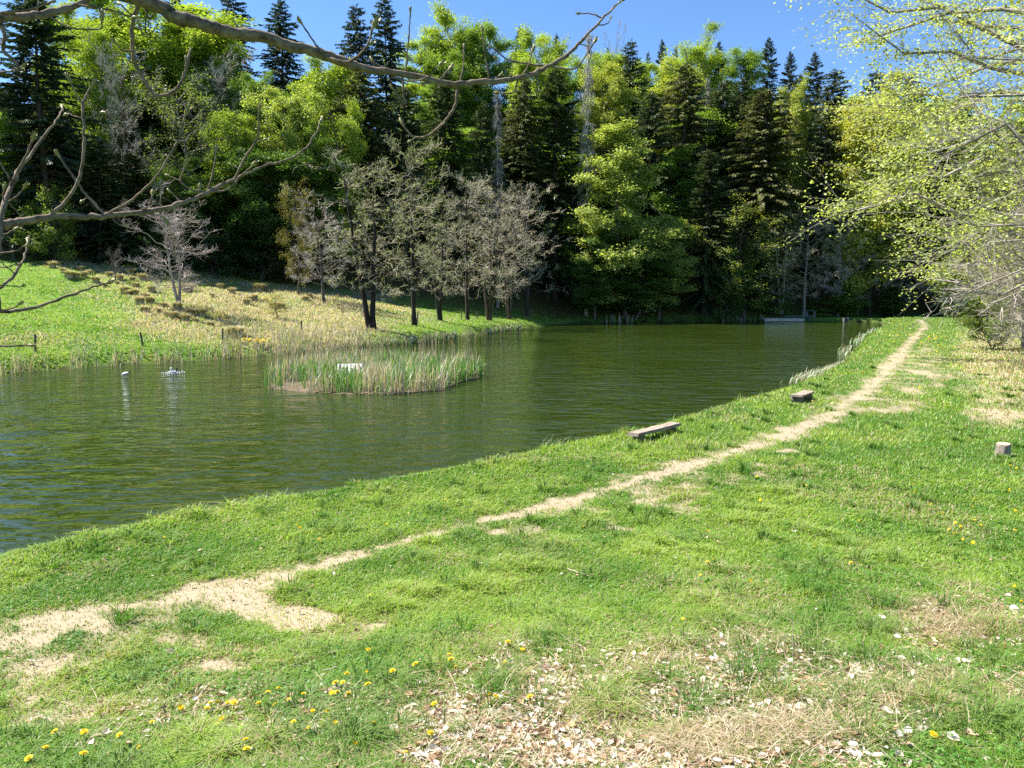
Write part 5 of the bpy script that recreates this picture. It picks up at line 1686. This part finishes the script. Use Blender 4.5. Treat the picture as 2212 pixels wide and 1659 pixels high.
FL, STM, LF = dandelion_meshes()
A6 = [(710, 233), (942, 195), (1283, 188), (1297, 195), (1380, 253), (1925, 80), (1920, 110), (1672, 187), (1597, 495), (1942, 750), (1948, 795), (1795, 793), (1587, 825), (1500, 845), (1697, 845), (1450, 887), (1482, 886),
      (1590, 908), (1205, 905), (1437, 932), (1457, 942), (1507, 925), (1160, 943), (985, 963), (1013, 986), (943, 981), (913, 985), (1120, 984), (1190, 982), (1250, 972), (1313, 935), (785, 1004), (898, 1005), (1353, 1021),
      (1415, 1012), (960, 1040), (933, 1061), (660, 1055), (1270, 1072), (1450, 1068), (1337, 1087), (1615, 1085), (240, 1103), (367, 1107), (519, 1109), (200, 1157), (597, 1169), (365, 1203), (127, 1210), (1065, 1147),
      (1068, 1177), (1860, 1118), (2117, 957), (2143, 950), (1876, 993), (2195, 715), (2183, 803), (1593, 738), (1535, 1160), (1750, 1193), (1970, 820)]
A7 = [(1258, 7), (1272, 10), (1073, 77), (1740, 36), (1745, 76), (1707, 103), (1628, 123), (1810, 89), (1835, 127), (1857, 133), (1498, 171), (1993, 68), (2150, 30), (2173, 124), (1305, 277), (1568, 300), (1462, 355),
      (1497, 433), (1030, 438), (845, 345), (870, 337), (812, 420), (738, 610), (382, 877), (40, 727), (47, 742), (77, 963), (1818, 1115), (1887, 201), (1913, 183), (1937, 191), (1912, 218), (1998, 165), (2025, 190),
      (1990, 262), (1945, 253), (2172, 208), (2168, 458), (2198, 527), (310, 188), (850, 213), (1990, 100)]
A5 = [(1260, 673), (1398, 657), (930, 832), (945, 945), (228, 855), (1165, 868), (1690, 900), (1690, 945), (1765, 960), (1970, 937), (2040, 672), (2025, 680), (1593, 707), (1485, 520), (1005, 497), (1168, 482), (1197, 460),
      (1158, 372), (1190, 375), (1440, 322), (1710, 403), (1825, 368), (1840, 365), (1865, 333), (1910, 357), (1845, 482), (1870, 485), (1897, 480), (1745, 475), (1705, 485), (1830, 215), (1850, 225), (1900, 230), (1870, 280),
      (1865, 300), (2075, 765), (2145, 780), (2175, 788), (2140, 893), (1680, 860), (1990, 260)]
dl = [(x * .5, 1051 + y * .5, 0) for x, y in A6] + [(1106 + x * .5, 1051 + y * .5, 1) for x, y in A7] + [(1216.6 + x * .45, 663.6 + y * .45, 2) for x, y in A5]
frg = np.random.RandomState(21)
for cx_, cy_, sx_, sy_, n_ in ((1948, 702, 16, 7, 34), (1925, 725, 12, 6, 10), (1978, 729, 7, 3, 9), (2030, 731, 22, 5, 34), (2022, 752, 20, 9, 12), (2040, 775, 26, 14, 10)):
    dl += [(cx_ + frg.randn() * sx_, cy_ + frg.randn() * sy_, 3) for _ in range(n_)]
gp = ground_at([q[0] for q in dl], [q[1] + 2 for q in dl])
names = ('yellow dandelion open in the near lawn below the path', 'yellow dandelion open in the right half of the lawn', 'yellow dandelion on the grass around the benches and stump', 'yellow dandelion in the far clusters beside the dike path')
grps = ('dandelions in the near lawn', 'dandelions in the right lawn', 'dandelions around the benches', 'far clusters of dandelions')
for k, (p, q) in enumerate(zip(gp, dl)):
    if pond_sd([p[0]], [p[1]])[0] < .2: continue
    far_ = p[1] > 25
    s = (.75 + .55 * frg.rand()) * (1.35 if far_ else 1.0) * (1.35 if q[2] == 3 else 1)
    hgt = .055 + .05 * frg.rand() + (.06 if far_ else 0) + (.05 if q[2] == 3 else 0)
    zc = p[2] + hgt
    rot = (frg.randn() * .3 + (.45 if far_ else .1), frg.randn() * .3, frg.rand() * 6)
    if far_:
        o = part('dandelion', FL, None, None, (p[0], p[1], zc), rot, (s * 1.25,) * 3)
        tag(o, names[q[2]], 'dandelion', grps[q[2]])
    else:
        o = thing('dandelion', names[q[2]], 'dandelion', (p[0], p[1], zc), 0, grps[q[2]], (s,) * 3)
        o.rotation_euler = rot
        part('flower', FL, o); part('stem', STM, o)
        if p[1] < 9: part('leaf_rosette', LF, o)

# marsh marigolds on the meadow, too many to count
g = Geo()
for cx_, cy_, sx_, sy_, n_ in ((230, 557, 26, 4, 260), (285, 573, 16, 4, 200), (185, 548, 20, 4, 120), (412, 604, 26, 4, 150), (560, 741, 8, 2, 60), (533, 739, 6, 2, 40), (475, 687, 10, 2, 40), (60, 543, 12, 5, 60), (860, 672, 16, 5, 40), (575, 647, 6, 2, 14)):
    pp = ground_at(cx_ + frg.randn(n_) * sx_, cy_ + frg.randn(n_) * sy_)
    pp = pp[pond_sd(pp[:, 0], pp[:, 1]) > .3]
    m_ = len(pp)
    V, Q = leaves(pp + [0, 0, .12] + frg.rand(m_, 1) * [0, 0, .12], rand_dirs(frg, m_) * [1, 1, .4], rand_dirs(frg, m_) * .6 + [0, -.3, 1], .1 + .08 * frg.rand(m_), .09 + .06 * frg.rand(m_), .1)
    g.add(V, Q)
tag(part('marsh_marigolds', g.mesh('marsh_marigolds', M['petal'])), 'yellow marsh marigold patches on the meadow', 'flowers', None, 'stuff')

# ------------------------------------------------------------------ reed clumps on the near bank, stalks and twigs
for (x0, y0, x1, y1, n_, h0, h1, gr, lab) in [(1716, 826, 1802, 797, 420, .25, .5, .3, 'pale leaning reed clump in the water beside the shorter bench'), (1844, 742, 1890, 712, 120, .3, .55, .5, 'reed clump in the water near the far end of the dike'),
                                              (1820, 766, 1832, 752, 40, .3, .5, .4, 'small reed clump between the two larger ones on the dike shore'), (1168, 968, 1202, 962, 46, .15, .4, .5, 'few thin stalks at the water edge left of the longer bench')]:
    q = frg.rand(n_)
    pts_ = at_plane(x0 + (x1 - x0) * q, y0 + (y1 - y0) * q, WZ + .05) + frg.randn(n_, 2) * .18
    z_ = np.maximum(H0(pts_[:, 0], pts_[:, 1]), WZ) - .02
    c0 = np.array([*pts_.mean(0), WZ])
    S_ = reed_set(pts_[:, 0] - c0[0], pts_[:, 1] - c0[1], z_ - c0[2], np.hypot(pts_[:, 0], pts_[:, 1]), h0, h1, gr, .0009)
    V = S_[0].reshape(-1, 5, 3)
    V[:, 2:4, 0] += .05; V[:, 4, 0] += .16
    me = mesh_np('reed_clump', V.reshape(-1, 3), S_[1], S_[2], {'col': S_[3] * .75 + np.array([.09, .11, .08])}, False, [M['reed']])
    tag(part('reed_clump', me, None, None, c0), lab, 'reeds')


def stalk(pts, r, label, name, cat, base_lift=.0):
    """thin dry stem; each point is a ground point plus a height"""
    P = []
    for (x, y, h) in pts:
        gpt = ground_at(x, y)[0]
        P.append(gpt + [0, 0, h])
    P = np.array(P); c0 = P[0].copy()
    S = spline(np.c_[P - c0, np.linspace(r, r * .5, len(P))], 5)
    S[1:, :3] += frg.randn(len(S) - 1, 3) * r * .5
    g = Geo(); V, Q = tubes(S[None, :, :3], S[None, :, 3], 6); g.add(V, Q)
    tag(part(name, g.mesh(name, M['straw'], True), None, None, c0), label, cat)


stalk([(1713, 1455, 0), (1711, 1458, .2), (1706, 1462, .42), (1703, 1470, .52)], .0035, 'tall dry stalk standing in the leaf litter', 'dead_stalk', 'stalk')
stalk([(1543, 1446, 0), (1540, 1448, .12), (1536, 1452, .24)], .003, 'short dry stalk left of the tall one in the litter', 'dead_stalk', 'stalk')
stalk([(1668, 1416, .03), (1625, 1398, .09), (1586, 1378, .11)], .004, 'dry stem lying slanted at the upper edge of the litter', 'fallen_stem', 'stalk')
stalk([(1720, 1490, .04), (1760, 1482, .07), (1800, 1470, .08)], .004, 'dry stem lying flat right of the tall dry stalk', 'fallen_stem', 'stalk')
stalk([(1226, 1238, .05), (1248, 1247, .06), (1272, 1254, .05)], .006, 'small brown stick lying in the middle of the lawn', 'stick', 'stick')
stalk([(60, 1434, .04), (82, 1440, .05), (125, 1430, .06)], .006, 'bent pale stick lying in the thin grass below the path', 'stick', 'stick')
stalk([(690, 1462, .04), (730, 1455, .06)], .006, 'short pale stick in the near lawn above the dandelions', 'stick', 'stick')
